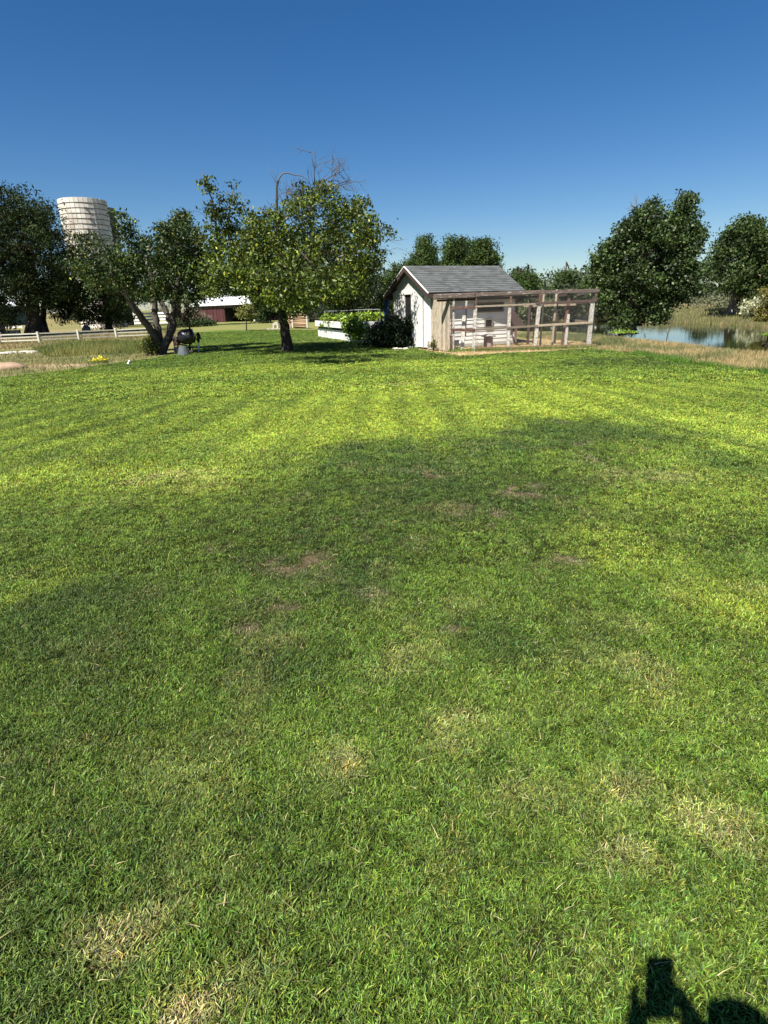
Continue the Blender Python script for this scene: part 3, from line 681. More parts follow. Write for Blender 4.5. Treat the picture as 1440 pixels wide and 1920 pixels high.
wm_ = MB(); diamond(wm_, FP(S(1000), .1, BKo), QX, ZZ, QL*(1-S(1000)), 1.6, .14, .0016); part('wire_mesh', wm_, M_['wire'], pen, kind='stuff')
# corrugated awning sheet hung inside the pen
aw = MB(); P0 = wp(-.15, .15, 1.78); P1 = wp(-.50, 4.15, 1.74); P2 = wp(-.05, 4.1, 1.86); P3 = wp(-.05, .15, 1.84)
ncor = 34; V = []
pa = [P0+(P1-P0)*k/ncor for k in range(ncor+1)]; pb = [P3+(P2-P3)*k/ncor for k in range(ncor+1)]
for k in range(ncor):
    dz = ZZ*(.02 if k % 2 else 0); dz2 = ZZ*(.02 if (k+1) % 2 else 0)
    aw.prism([pa[k]+dz, pa[k+1]+dz2, pb[k+1]+dz2, pb[k]+dz], ZZ*.006)
tagm('corrugated_sheet', aw, M_['awning'], 'pale bluish corrugated sheet sheltering the inside of the wire pen', 'roof sheet', (P0+P1)/2)
# dark panel with a slanted edge in the right part of the pen
a = FP(S(965), .0, 2.3); b = FP(S(1012), .0, 2.3)
tagm('dark_panel', MB().prism([a+ZZ*.2, a+ZZ*1.35, FP(S(976), 1.35, 2.3), FP(S(1003), .72, 2.3), FP(S(1003), .66, 2.3), FP(S(985), .62, 2.3)], -QN*.03), M_['brown_wood'], 'dark panel with a slanted edge behind the wire beside the shed end', 'board', a)
# water trough / perch table
def cyl(mb, c, r, h, n=14): 
    mb.tube([Vector(c), Vector(c)+ZZ*h], [r, r], n); return mb
st = thing('round_feeder', 'round pinkish grey feeder with a domed lid inside the wire pen', 'feeder', FP(S(920), 0, .9))
part('drum', cyl(MB(), FP(S(920), .0, .9), .17, .42), M_['pinkblock'], st); lid = MB(); lid.tube([FP(S(920), .42, .9), FP(S(920), .47, .9), FP(S(920), .52, .9)], [.28, .24, .08], 14); part('lid', lid, M_['stone'], st, True)
# hen
hc = FP(S(860), 0, .75)
hen = MB(); hen.blob(hc+ZZ*.24, (.16, .09, .11), .05, 10, 7, 3)
ht = thing('white_hen', 'white hen standing in the shaded left corner of the pen', 'hen', hc)
part('body', hen, M_['whiteclean'], ht, True)
part('neck', MB().tube([hc+QX*-.10+ZZ*.27, hc+QX*-.16+ZZ*.37, hc+QX*-.19+ZZ*.43], [.06, .04, .035], 7), M_['whiteclean'], ht, True)
part('tail', MB().tube([hc+QX*.1+ZZ*.26, hc+QX*.22+ZZ*.33, hc+QX*.28+ZZ*.36], [.06, .05, .015], 6), M_['whiteclean'], ht, True)
part('comb', MB().box(hc+QX*-.2+ZZ*.48, (.05, .01, .03)), M_['redmetal'], ht)
part('beak', MB().tube([hc+QX*-.22+ZZ*.43, hc+QX*-.26+ZZ*.42], [.015, .003], 5), M_['straw'], ht)
for s in (-.04, .04): part('leg', MB().tube([hc+ZZ*0+QN*s, hc+ZZ*.16+QN*s], .008, 5), M_['straw'], ht)

# ================================================================== planter
pb0 = G(662, 641.5); pb1 = G(596, 631); L_ = (pb1-pb0); lx = L_.normalized(); ly = Vector((-lx.y, lx.x, 0))
if ly.x < 0: ly = -ly
pl = thing('raised_planter', 'long white peeling raised planter box full of leafy vines', 'planter', (pb0+pb1)/2)
ztop = D(664, 604, hd(pb0)).z; zm0 = D(664, 622, hd(pb0)).z; zm1 = zm0+.13
PW = 2.6; nP = 4
for k in range(nP):
    a = pb0+L_*(k/nP); b = pb0+L_*((k+1)/nP)-lx*.02
    part('lower_plank', MB().bar(a+ly*.04+ZZ*zm0/2, b+ly*.04+ZZ*zm0/2, .05, zm0), M_['white'], pl, bevel=.008)
    part('upper_plank', MB().bar(a-ly*.10+ZZ*(zm1+ztop)/2-lx*.1, b-ly*.10+ZZ*(zm1+ztop)/2, .06, ztop-zm1), M_['white'], pl, bevel=.008)
for k in range(2):
    a = pb0+ly*(PW*k/2); b = pb0+ly*(PW*(k+1)/2-.02)
    part('lower_plank', MB().bar(a+lx*.02+ZZ*zm0/2+ly*.08, b+lx*.02+ZZ*zm0/2, .05, zm0), M_['white'], pl, bevel=.008)
    part('upper_plank', MB().bar(a-lx*.12+ZZ*(zm1+ztop)/2-ly*.10, b-lx*.12+ZZ*(zm1+ztop)/2-ly*.02, .06, ztop-zm1), M_['white'], pl, bevel=.008)
part('core', MB().prism([pb0+ly*.08+lx*.08, pb1+ly*.08, pb1+ly*PW, pb0+ly*PW+lx*.08], ZZ*(ztop-.15)), M_['bark'], pl)
PLAN = (pb0, lx, ly, L_.length, PW, ztop)
# steel frame with netting line behind the planter
fa = G(609, 616); 
fr_ = thing('pipe_frame', 'thin galvanised pipe frame standing behind the white planter', 'frame', fa)
f1 = D(608.5, 583.5, hd(fa)); f2 = D(638, 583, hd(fa)*.97); f3 = D(672, 581, hd(fa)*.94); f4 = D(712, 580, hd(fa)*.9)
for nm, p in (('upright', f1), ('upright', f2), ('upright', f3), ('upright', f4)): part(nm, MB().tube([Vector((p.x, p.y, 0)), p], .035, 6), M_['galv'], fr_)
part('top_pipe', MB().tube([f1, f2, f3, f4], .03, 6), M_['galv'], fr_)
# blue tarp on the shed's far corner
bt = MB(); c0 = RE(LW-.12, .25, 0)
pts = [(0, .0), (.22, .0)]
base = RE(LW+.05, .15, 0); segs = 9; cols_ = 5
Vt = []
for i in range(segs+1):
    z = 1.85-1.05*i/segs
    for j in range(cols_+1):
        q = j/cols_; Vt.append(base-W_*(.25*q)*(1-.2*i/segs)+(-U)*(.10+.10*math.sin(i*1.3+j*2.1)*(.4+i/segs))+ZZ*z+W_*(.12*i/segs))
b_ = len(bt.v); bt.v += Vt
for i in range(segs):
    for j in range(cols_): a = b_+i*(cols_+1)+j; bt.f.append((a, a+1, a+cols_+2, a+cols_+1))
o = tagm('tarp', bt, M_['blue'], 'bright blue crumpled tarp hanging at the far corner of the white shed', 'tarp', base, smooth=True); sd = o.modifiers.new('thick', 'SOLIDIFY'); sd.thickness = .012
# small stake at the shed corner
sk = G(803, 658); tagm('wooden_stake', MB().bar(sk, sk+ZZ*.35, .06, .06, up=QX), M_['grey_wood'], 'short wooden stake at the foot of the white shed corner', 'stake', sk)

# ================================================================== rail fence, left
fl = thing('rail_fence', 'low cream painted fence of three rails running behind the weeds on the left', 'fence', G(147, 638))
fp = [(-160, 660, .66), (-80, 652, .66), (-3, 644.5, .66), (74, 641.5, .66), (148.5, 637.5, .66), (218.5, 633.5, .66), (286, 630.5, .66)]
fpos = [G(x, y) for x, y, h in fp]
for p in fpos: part('post', MB().bar(p-ZZ*.05, p+ZZ*.70, .14, .14, up=(1, 0, 0)), M_['offwhite'], fl, bevel=.02)
for i in range(len(fpos)-1):
    for z in (.14, .36, .58):
        part('rail', MB().bar(fpos[i]+ZZ*(z+random.uniform(-.015, .015)), fpos[i+1]+ZZ*(z+random.uniform(-.015, .015)), .05, .08), M_['offwhite'], fl)
# far white board fences
def far_fence(name, label, pts, h, rails, m='whiteclean', pw=.14, rw=.14, gap=2.6):
    P = [G(x, y) for x, y in pts]; t = thing(name, label, 'fence', P[0])
    for a, b in zip(P[:-1], P[1:]):
        n = max(1, int((b-a).length/gap))
        for k in range(n+1):
            p = a+(b-a)*k/n; part('post', MB().bar(p, p+ZZ*h, pw, pw, up=(1, 0, 0)), M_[m], t)
        for r in range(rails): 
            z = h*(r+.6)/(rails)-.05; part('rail', MB().bar(a+ZZ*z, b+ZZ*z, .06, rw), M_[m], t)
    return t
far_fence('paddock_fence', 'white board paddock fence seen between the stems of the many stemmed tree', [(235, 609), (290, 608), (345, 606.5)], 2.0, 4, rw=.30)
far_fence('paddock_fence', 'distant thin white two rail fence left of the planter', [(568, 597), (612, 597.5)], 1.3, 2, rw=.12)
far_fence('paddock_fence', 'distant white two rail fence behind the planter beside the blue tarp', [(655, 600), (745, 598)], 1.6, 2, rw=.28, gap=5)
far_fence('paddock_fence', 'pale rail fence across the far shore seen through the wire pen', [(985, 596), (1035, 595)], 1.4, 1, rw=.3, gap=6)
far_fence('paddock_fence', 'pale rail fence on the far shore left of the big cottonwood', [(1118, 593), (1162, 592)], 1.3, 1, rw=.25, gap=6)
far_fence('paddock_fence', 'low white rails lying beyond the rail fence at the far left', [(6, 617), (42, 616)], .5, 1, rw=.25)

# ================================================================== barns, silos, houses
def barn_red():
    d0 = G(360, 604.5); d1 = G(478, 602.5); ax = (d1-d0).normalized(); ay = Vector((-ax.y, ax.x, 0)); 
    if ay.y < 0: ay = -ay
    L = (d1-d0).length; t = thing('open_barn', 'low maroon barn with a white metal roof and dark open bays', 'barn', d0)
    hz = D(420, 573, hd((d0+d1)/2)).z; rz = D(420, 562, hd((d0+d1)/2)).z
    n = 22; wl_ = L*.56
    for k in range(n):
        a = d0+ax*(wl_*k/n); part('siding_sheet', MB().box(a+ax*wl_/n/2+ZZ*hz*.42+ay*(.03*(k % 2)), (wl_/n-.02, .08, hz*.84), Matrix((ax, ay, ZZ)).transposed()), M_['redmetal'], t)
    part('gable_strip', MB().bar(d0+ZZ*hz*.92, d1+ZZ*hz*.92, .1, hz*.16), M_['brown_wood'], t)
    part('back_wall', MB().prism([d0+ay*8, d1+ay*8], ZZ*hz) if False else MB().bar(d0+ay*8+ZZ*hz/2, d1+ay*8+ZZ*hz/2, .1, hz), M_['redmetal'], t)
    part('side_wall', MB().bar(d0+ZZ*hz/2, d0+ay*8+ZZ*hz/2, .1, hz), M_['redmetal'], t)
    part('side_wall', MB().bar(d1+ZZ*hz/2+ay*1.5, d1+ay*8+ZZ*hz/2, .1, hz), M_['redmetal'], t)
    part('interior_partition', MB().bar(d0+ax*wl_+ZZ*hz/2, d0+ax*wl_+ay*8+ZZ*hz/2, .1, hz), M_['dark'], t)
    part('rail', MB().bar(d0+ax*wl_+ZZ*hz*.52+ay*2, d1+ZZ*hz*.52+ay*2, .1, .35), M_['brown_wood'], t)
    part('corner_post', MB().bar(d1, d1+ZZ*hz, .3, .3, up=ax), M_['offwhite'], t)
    r0 = d0-ax*.5-ay*.5; r1 = d1+ax*.5-ay*.5
    nr = 14
    for k in range(nr):
        a = r0+(r1-r0)*k/nr; b = r0+(r1-r0)*(k+1)/nr-ax*.03
        part('roof_sheet', MB().prism([a+ZZ*(hz+.05), b+ZZ*(hz+.05), b+ay*5+ZZ*(rz+.5), a+ay*5+ZZ*(rz+.5)], ZZ*(.06+.02*(k % 2))), M_['roofwhite'], t)
    part('roof_back', MB().prism([r0+ay*5+ZZ*(rz+.5), r1+ay*5+ZZ*(rz+.5), r1+ay*9+ZZ*(hz+.1), r0+ay*9+ZZ*(hz+.1)], ZZ*.06), M_['roofwhite'], t)
barn_red()
def barn_green():
    d0 = G(8, 611); d1 = G(78, 608); ax = (d1-d0).normalized(); ay = Vector((-ax.y, ax.x, 0)); L = (d1-d0).length
    t = thing('green_barn', 'dull green metal sided barn glimpsed under the dark trees at far left', 'barn', d0); hz = D(40, 574, hd(d0)).z
    n = 16
    for k in range(n):
        a = d0+ax*(L*(k+.5)/n); part('siding_sheet', MB().box(a+ZZ*hz/2+ay*(.04*(k % 2)), (L/n-.03, .08, hz), Matrix((ax, ay, ZZ)).transposed()), M_['greenmetal'], t)
    part('side_wall', MB().bar(d1+ZZ*hz/2, d1+ay*9+ZZ*hz/2, .1, hz), M_['greenmetal'], t)
    part('roof', MB().prism([d0-ay*.4+ZZ*hz, d1-ay*.4+ZZ*hz, d1+ay*5+ZZ*(hz+1.6), d0+ay*5+ZZ*(hz+1.6)], ZZ*.1), M_['roofwhite'], t)
    part('back_wall', MB().bar(d0+ay*9+ZZ*hz/2, d1+ay*9+ZZ*hz/2, .1, hz), M_['greenmetal'], t)
barn_green()
def silo(c, r, zt, m, label, name, rh, staves, hoop='hoop'):
    t = thing(name, label, 'silo', c); rows_ = int(zt/rh); V = []; F = []; Cc = []
    rr = random.Random(3)
    for i in range(rows_):
        z0 = i*rh+.02; z1 = (i+1)*rh-.02
        for k in range(staves):
            a0 = 2*math.pi*(k+.04)/staves+(i % 2)*math.pi/staves*0; a1 = 2*math.pi*(k+.96)/staves; q = r+rr.uniform(-.012, .012); b = len(V)
            for z in (z0, z1):
                for a, e in ((a0, -.05), (a0, 0), (a1, 0), (a1, -.05)): V.append((c.x+(q+e)*math.cos(a), c.y+(q+e)*math.sin(a), z))
            F += [(b, b+1, b+5, b+4), (b+1, b+2, b+6, b+5), (b+2, b+3, b+7, b+6), (b+4, b+5, b+6, b+7)]
            g = rr.uniform(.86, 1.08); Cc += [(.60*g, .565*g, .50*g)]*8
    me = bpy.data.meshes.new('stave_wall'); me.from_pydata([(v[0]-c.x, v[1]-c.y, v[2]) for v in V], [], F)
    at = me.color_attributes.new('Col', 'FLOAT_COLOR', 'POINT'); at.data.foreach_set('color', np.array([(*q, 1) for q in Cc], np.float32).ravel()); me.update()
    o = link('stave_wall', me, M_[m], t); o['kind'] = 'stuff'
    mb = MB(); mb.tube([c, c+ZZ*(zt-.3)], [r-.04, r-.04], 40); part('inner_wall', mb, M_['concrete'] if m == 'stave' else M_['darkmetal'], t, True)
    hm = MB()
    for k in range(48):
        a = 2*math.pi*k/48; hm.v += [Vector(((r+.00)*math.cos(a), (r)*math.sin(a), -.045)), Vector(((r+.05)*math.cos(a), (r+.05)*math.sin(a), 0)), Vector((r*math.cos(a), r*math.sin(a), .045))]
    for k in range(48):
        j = (k+1) % 48
        hm.f += [(3*k, 3*j, 3*j+1, 3*k+1), (3*k+1, 3*j+1, 3*j+2, 3*k+2)]
    hme = hm.mesh('hoop'); hme.materials.append(M_[hoop])
    for i in range(1, rows_):
        place('hoop', hme, None, t, Matrix.Translation(c+ZZ*(i*rh)))
    lg = MB()
    for i in range(3, rows_, 1):
        a = -math.pi/2+rr.uniform(-1.3, 1.3); p = c+Vector((math.cos(a)*(r+.06), math.sin(a)*(r+.06), i*rh)); lg.box(p, (.3, .15, .14))
    part('hoop_lugs', lg, M_[hoop], t)
Ds = 95.; a = math.radians(24.15); ce = Vector((-math.sin(a)*Ds, math.cos(a)*Ds, 0))
cw = (D(202, 377, Ds)-D(107, 367, Ds)).length
silo(ce, cw/2*1.0, D(150, 367, Ds-2).z, 'stave', 'tall pale concrete stave silo without a roof, ringed with rusty hoops', 'concrete_silo', .62, 34)
Ds2 = 108.; a = math.radians(22.95); c2_ = Vector((-math.sin(a)*Ds2, math.cos(a)*Ds2, 0))
silo(c2_, 2.2, D(212, 388, Ds2).z, 'darkmetal', 'dark narrow silo standing behind the pale silo', 'dark_silo', 1.5, 24)
def house(px0, px1, py, ptop, label, wall='tan', roof='redroof', dist=None, cat='house'):
    a = G(px0, py); b = G(px1, py); ax = (b-a).normalized(); ay = Vector((-ax.y, ax.x, 0)); ay = ay if ay.y > 0 else -ay; L = (b-a).length
    h = D(px0, ptop, hd(a)).z; t = thing('far_house', label, cat, a)
    part('wall', MB().prism([a, b, b+ay*L*.6, a+ay*L*.6], ZZ*h*.62), M_[wall], t)
    part('roof', MB().prism([a-ax*.3-ay*.4+ZZ*h*.62, a-ax*.3+ay*L*.3+ZZ*h, a-ax*.3+ay*(L*.6+.4)+ZZ*h*.62], ax*(L+.6)), M_[roof], t)
    part('window', MB().prism([a+ax*L*.3-ay*.03+ZZ*h*.2, a+ax*L*.5-ay*.03+ZZ*h*.2, a+ax*L*.5-ay*.03+ZZ*h*.45, a+ax*L*.3-ay*.03+ZZ*h*.45], -ay*.03), M_['dark'], t)
house(668, 682, 594, 579.5, 'small far house with a clay coloured roof behind the pipe frame')
house(706, 720, 594, 578, 'small far house with a clay coloured roof next to the blue tarp')
house(1277, 1300, 566, 551, 'pale flat far building above the reeds right of the big cottonwood', 'stone', 'stone')
def strip_pts(poly, n, zoff=0.):
    xs_ = [p[0] for p in poly]; ys_ = [p[1] for p in poly]; P = np.zeros((0, 2))
    while len(P) < n:
        q = np.stack([rng.uniform(min(xs_), max(xs_), n*3), rng.uniform(min(ys_), max(ys_), n*3)], 1); P = np.concatenate([P, q[pdist(q[:, 0], q[:, 1], poly) < 0]])
    P = P[:n]; return P[:, 0], P[:, 1]
# ================================================================== trees
def sph(n):
    v = rng.normal(size=(n, 3)); return v/np.linalg.norm(v, axis=1, keepdims=True)
def leaf_mesh(name, blobs, nleaf, size, colr, cl=16, spread=None, fill=.45, droop=0, aspect=.5, seed=1, origin=None, bright=.35, needle=False):
    """blobs: list of (centre, (rx,ry,rz), weight). Leaves gathered into sprays on and inside the blobs."""
    # blobs -> clumps of foliage on and in each blob -> sprays -> leaves
    vol = np.array([b[1][0]*b[1][1]*b[1][2] for b in blobs])**.72*np.array([b[2] for b in blobs])
    bl = []; sp = spread or size*2.2
    for b, v in zip(blobs, vol):
        R = max(b[1]); rs = max(sp*1.1, min(R*.42, .28*R+sp*.5)); k = int(max(2, min(26, 2.6*(R/rs)**2)))
        for dd in sph(k):
            q = (fill+(1.0-fill)*rng.random()**.5)*rng.uniform(.8, 1.08); c = np.array(b[0])+dd*np.array(b[1])*q
            r_ = rs*rng.uniform(.55, 1.2)
            if rng.random() < .22: c = np.array(b[0])+dd*np.array(b[1])*rng.uniform(1.02, 1.28); r_ *= .42
            bl.append((c, np.array([r_*1.15, r_*1.15, r_*.75]), v/k, dd))
    if len(bl) > 60: bl = [q for q in bl if rng.random() > .2]
    w_ = np.array([q[2] for q in bl]); w_ /= w_.sum(); ncl = max(1, nleaf//cl); bi = rng.choice(len(bl), ncl, p=w_)
    c0 = np.array([q[0] for q in bl])[bi]; rr = np.array([q[1] for q in bl])[bi]; od = np.array([q[3] for q in bl])[bi]
    d = sph(ncl); rad = (.45+.55*rng.random(ncl)**.5)[:, None]; cc = c0+d*rr*rad; d = d*.6+od*.5
    ci = np.repeat(np.arange(ncl), cl); n = len(ci)
    P = cc[ci]+np.clip(rng.normal(size=(n, 3)), -1.7, 1.7)*sp*.8*np.array([1, 1, .75])*(.6+.8*rng.random((ncl, 1))[ci])
    P[:, 2] = np.maximum(P[:, 2], .12)
    out = d[ci]*.5+np.array([0, 0, .15-droop])+sph(n)*1.0; out /= np.linalg.norm(out, axis=1, keepdims=True)       # along the leaf
    nrm = sph(n)*.9+np.array([0, 0, .75]); side = np.cross(out, nrm); side /= np.linalg.norm(side, axis=1, keepdims=True)+1e-9; up = np.cross(side, out)
    s = size*(.6+.75*rng.random(n))[:, None]; hw = s*aspect*.5
    a = P-out*s*.5; b = P+out*s*.5; l = P+side*hw+up*s*.10-out*s*.05; r = P-side*hw+up*s*.10-out*s*.05
    V = np.stack([a, l, b, r], 1).reshape(-1, 3); base = (np.arange(n)*4)[:, None]
    F = (base+np.array([0, 1, 2, 0, 2, 3])[None]).reshape(-1, 3)
    C = np.array(colr[0])[None]*(1-rng.random((n, 1))*.0)
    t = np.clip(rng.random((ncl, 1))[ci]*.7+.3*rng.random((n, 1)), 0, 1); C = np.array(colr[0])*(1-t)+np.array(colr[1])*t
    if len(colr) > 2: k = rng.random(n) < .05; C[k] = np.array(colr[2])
    C = C*(1-bright+2*bright*rng.random((n, 1)))*(.52+.9*rng.random((len(bl), 1))[bi][ci])  # clump brightness paints lit and shaded clusters into the leaf colour
    og = np.array(origin if origin is not None else (0, 0, 0)); me = tri_mesh(name, V-og, F, np.repeat(C, 4, 0)); return me, cc
def wob(p0, p1, n=5, amp=.1, sag=0):
    p0 = Vector(p0); p1 = Vector(p1); L = (p1-p0).length; pts = []
    o = Vector((0, 0, 0))
    for i in range(n+1):
        t = i/n; o = Vector(random.gauss(0, 1) for _ in range(3))*amp*L*.25*math.sin(math.pi*t)
        pts.append(p0+(p1-p0)*t+o+ZZ*sag*math.sin(math.pi*t)*L)
    return pts
def tree(name, label, base, trunk, blobs, nleaf, size, cols, bark='bark', r0=.3, cl=16, fill=.45, limbs=2, twigs=40, leaf='leaf_dull', group=None, fork=None, spread=None, stems=None, aspect=.5, droop=0, bright=.35, cat='tree', extra=None):
    t = thing(name, label, cat, base, group)
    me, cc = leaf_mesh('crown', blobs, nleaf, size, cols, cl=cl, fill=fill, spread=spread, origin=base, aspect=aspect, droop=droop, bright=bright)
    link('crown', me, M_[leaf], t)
    mb = MB(); hi = []
    for st_ in (stems or [trunk]):
        n = len(st_); k0 = st_[0][1] if isinstance(st_[0], tuple) and len(st_[0]) == 2 and not isinstance(st_[0][0], float) else None
        pts = [Vector(q) for q in st_]; m = len(pts); rs = [r0*(1-.55*i/(m-1)) for i in range(m)]
        if stems: rs = [q*.62 for q in rs]
        # flare and bend
        P = []; R = []
        for i in range(m-1):
            for j in range(4):
                q = j/4; P.append(pts[i]*(1-q)+pts[i+1]*q+Vector((random.gauss(0, 1), random.gauss(0, 1), 0))*r0*.08*(i+j > 0)); R.append(rs[i]*(1-q)+rs[i+1]*q)
        P.append(pts[-1]); R.append(rs[-1]); R[0] *= 1.22; R[1] *= 1.05
        mb.tube([P[0]-ZZ*.15]+P, [R[0]*1.08]+R, 9); hi.append((pts[-1], rs[-1]))
    part('trunk', mb, M_[bark], t, True)
    lb = MB(); big = sorted(blobs, key=lambda b: -b[1][0])[:14]
    for b in big:
        tp, tr_ = min(hi, key=lambda h: (h[0]-Vector(b[0])).length); pts = wob(tp, Vector(b[0]), 5, .5, .04)
        lb.tube(pts, [tr_*.6*(1-.7*i/5)+.01 for i in range(6)], 6)
        for _ in range(limbs):
            q = Vector(b[0])+Vector(sph(1)[0]*np.array(b[1])*.8); lb.tube(wob(pts[3], q, 4, .6), [tr_*.22*(1-.75*i/4)+.008 for i in range(5)], 5)
    idx = rng.choice(len(cc), min(twigs, len(cc)), replace=False)
    for i in idx:
        c = Vector(cc[i]); b = min(blobs, key=lambda b: (Vector(b[0])-c).length); lb.tube(wob(Vector(b[0])*.6+c*.4, c+(c-Vector(b[0]))*.15, 3, .5), [.03, .02, .014, .006], 4)
    if extra: extra(lb)
    part('limbs', lb, M_[bark], t, True, kind='stuff')
    return t
def B(lst, dist, offs=(0,), rz=1.0, w_=1., q=1.0):
    """photo-surveyed clumps -> spheres in the world around the tree's distance"""
    out = []
    for it in lst:
        x, y, r = it[:3]; ww_ = it[3] if len(it) > 3 else 1
        for o in offs:
            d = dist+o+random.uniform(-.3, .3)*min(1, dist/30); c = D(x, y, d); R = r/pxm(d)*.93*q*(1-.12*abs(o)/max(1, abs(offs[0])) if len(offs) > 1 else 1)
            out.append((c, (R, R*1.15, R*rz), w_*ww_))
    return out
GREEN = [(.050, .092, .018), (.085, .135, .022), (.22, .22, .03)]
# ---- main tree
mb_ = G(538, 659); dm = hd(mb_)
mainb = B([(465, 465, 46), (425, 505, 44), (395, 526, 32), (462, 518, 40), (525, 420, 12), (515, 402, 7), (530, 470, 50), (525, 540, 48), (590, 520, 50), (600, 455, 42), (645, 415, 34), (575, 385, 30), (612, 372, 24), (545, 395, 16), (665, 470, 44), (690, 425, 22), (697, 462, 22), (732, 437, 11), (655, 520, 40), (690, 505, 24), (630, 555, 26), (495, 420, 26), (470, 405, 12), (503, 565, 15), (556, 570, 24), (575, 560, 26), (660, 398, 22), (680, 385, 12), (665, 545, 20), (440, 545, 10)], dm, (-2.3, -.3, 2.1))
mainb += B([(470, 500, 55), (590, 500, 60), (650, 480, 40), (540, 520, 55)], dm, (-4.0, 2.8), w_=.25)
mainb += B([(500, 520, 34), (555, 545, 38), (605, 535, 36), (452, 505, 28), (640, 520, 30)], dm, (-5.6,), w_=1.2)  # near clumps added to carry the cast shadow towards the camera
mainb += B([(520, 540, 34), (570, 548, 36), (610, 540, 28)], dm, (-7.0,), w_=1.5)  # nearest clumps, likewise added for the cast shadow
mainb += B([(383, 335, 7, 2), (388, 350, 8, 2), (397, 362, 9, 2), (410, 385, 18, 1.4), (425, 405, 22, 1.4), (418, 435, 26), (400, 400, 16), (437, 350, 7, 2), (434, 368, 10, 1.5), (440, 390, 14, 1.3), (400, 450, 24), (376, 322, 4, 3)], dm, (-.3,))
def twigs_main(lb):
    pass
top = D(524, 500, dm)
t_main = tree('shade_tree', 'broad leafy shade tree with dead twigs on top standing alone on the lawn', mb_, [mb_, D(533, 610, dm), D(528, 575, dm), D(525, 530, dm)], mainb, 52000, .128, [(.016, .036, .008), (.135, .175, .016), (.26, .27, .02)], r0=.235, cl=10, spread=.17, fill=.36, limbs=3, twigs=160, leaf='leaf', aspect=.52, bright=.4)
lb = MB()
lb.tube([D(533, 585, dm), D(505, 565, dm-.2), D(480, 550, dm-.4), D(455, 520, dm-.6)], [.2, .15, .11, .06], 8)
lb.tube([D(526, 560, dm), D(524, 500, dm), D(520, 440, dm), D(519, 385, dm), D(519, 350, dm), D(521, 338, dm)], [.16, .11, .075, .048, .032, .030], 8)
lb.tube([D(528, 560, dm), D(560, 500, dm+.4), D(610, 440, dm+.5), D(650, 400, dm+.4)], [.17, .13, .09, .04], 7)
lb.tube([D(536, 570, dm), D(580, 530, dm-.6), D(640, 490, dm-.8), D(690, 450, dm-.8)], [.15, .12, .08, .03], 7)
part('main_limb', lb, M_['bark'], t_main, True)
dl = MB()
def spray(p, d, L, r, dep, mb, spread=.55, up=.0):
    p = Vector(p); d = Vector(d).normalized(); pts = [p]; q = p.copy(); dd = d.copy(); n = 4
    for i in range(n):
        dd = (dd+Vector(random.gauss(0, 1) for _ in range(3))*.20+ZZ*up).normalized(); q = q+dd*L/n; pts.append(q.copy())
    mb.tube(pts, [r*(1-.55*i/n) for i in range(n+1)], 4)
    if dep > 0:
        for k in range(3 if dep > 1 else 2):
            i = random.randint(1, n); nd = (dd+Vector(random.gauss(0, 1) for _ in range(3))*spread).normalized(); spray(pts[i], nd, L*.62, r*.55, dep-1, mb, spread, up)
dl.tube([D(521, 345, dm), D(523, 335, dm), D(529, 326, dm), D(537, 324, dm), D(552, 328, dm), D(566, 330, dm), D(575, 336, dm), D(580, 346, dm)], [.030, .028, .026, .022, .018, .015, .012, .007], 6)
random.seed(21)
tl = lambda x0, y0, x1, y1: (D(x1, y1, dm)-D(x0, y0, dm))
for x0, y0, x1, y1, L, r, dep in [(590, 345, 592, 310, 1.0, .035, 2), (592, 315, 596, 295, .55, .022, 1), (597, 300, 612, 288, .5, .016, 0), (600, 345, 625, 320, 1.1, .035, 3), (610, 350, 640, 330, 1.1, .032, 3), (605, 355, 650, 345, 1.0, .03, 3), (622, 325, 636, 310, .6, .018, 2), (636, 330, 637, 300, .5, .014, 0), (580, 345, 575, 310, .6, .018, 1), (545, 340, 560, 375, .9, .02, 2), (565, 335, 570, 370, .9, .02, 2), (530, 380, 512, 350, .7, .016, 1), (520, 345, 503, 325, .7, .014, 0), (522, 400, 560, 380, 1.2, .03, 3), (524, 420, 500, 385, .7, .018, 2), (526, 440, 495, 400, .9, .02, 2), (530, 430, 570, 400, 1.3, .03, 3), (540, 450, 600, 420, 1.4, .03, 3), (690, 470, 735, 465, 1.1, .02, 2), (700, 480, 725, 500, 1.0, .018, 2), (705, 450, 745, 458, .9, .016, 1), (450, 400, 395, 330, .8, .02, 1), (540, 360, 580, 380, 1.1, .03, 3), (560, 390, 610, 400, 1.3, .03, 3), (600, 430, 640, 440, 1.3, .03, 3), (520, 370, 545, 350, .9, .02, 3), (385, 405, 368, 396, .5, .014, 1), (620, 300, 640, 320, .5, .016, 1)]:
    spray(D(x0, y0, dm+random.uniform(-.5, .3)), tl(x0, y0, x1, y1), L, r*.62, dep, dl)
    if 515 < x0 < 660 and y0 < 440: spray(D(x0+random.uniform(-9, 9), y0+random.uniform(-6, 12), dm+random.uniform(-.6, .5)), tl(x0, y0, x1+random.uniform(-20, 20), y1), L*.8, r*.45, dep, dl, .7)
dl.tube([D(410, 460, dm-.3), D(405, 420, dm-.3), D(398, 375, dm-.3), D(388, 350, dm-.3), D(378, 320, dm-.3)], [.05, .04, .03, .02, .01], 5)
dl.tube([D(425, 440, dm-.3), D(430, 400, dm-.3), D(436, 365, dm-.3), D(438, 345, dm-.3)], [.04, .03, .02, .01], 5)
part('dead_branch', dl, M_['twig'], t_main, True, kind='stuff')
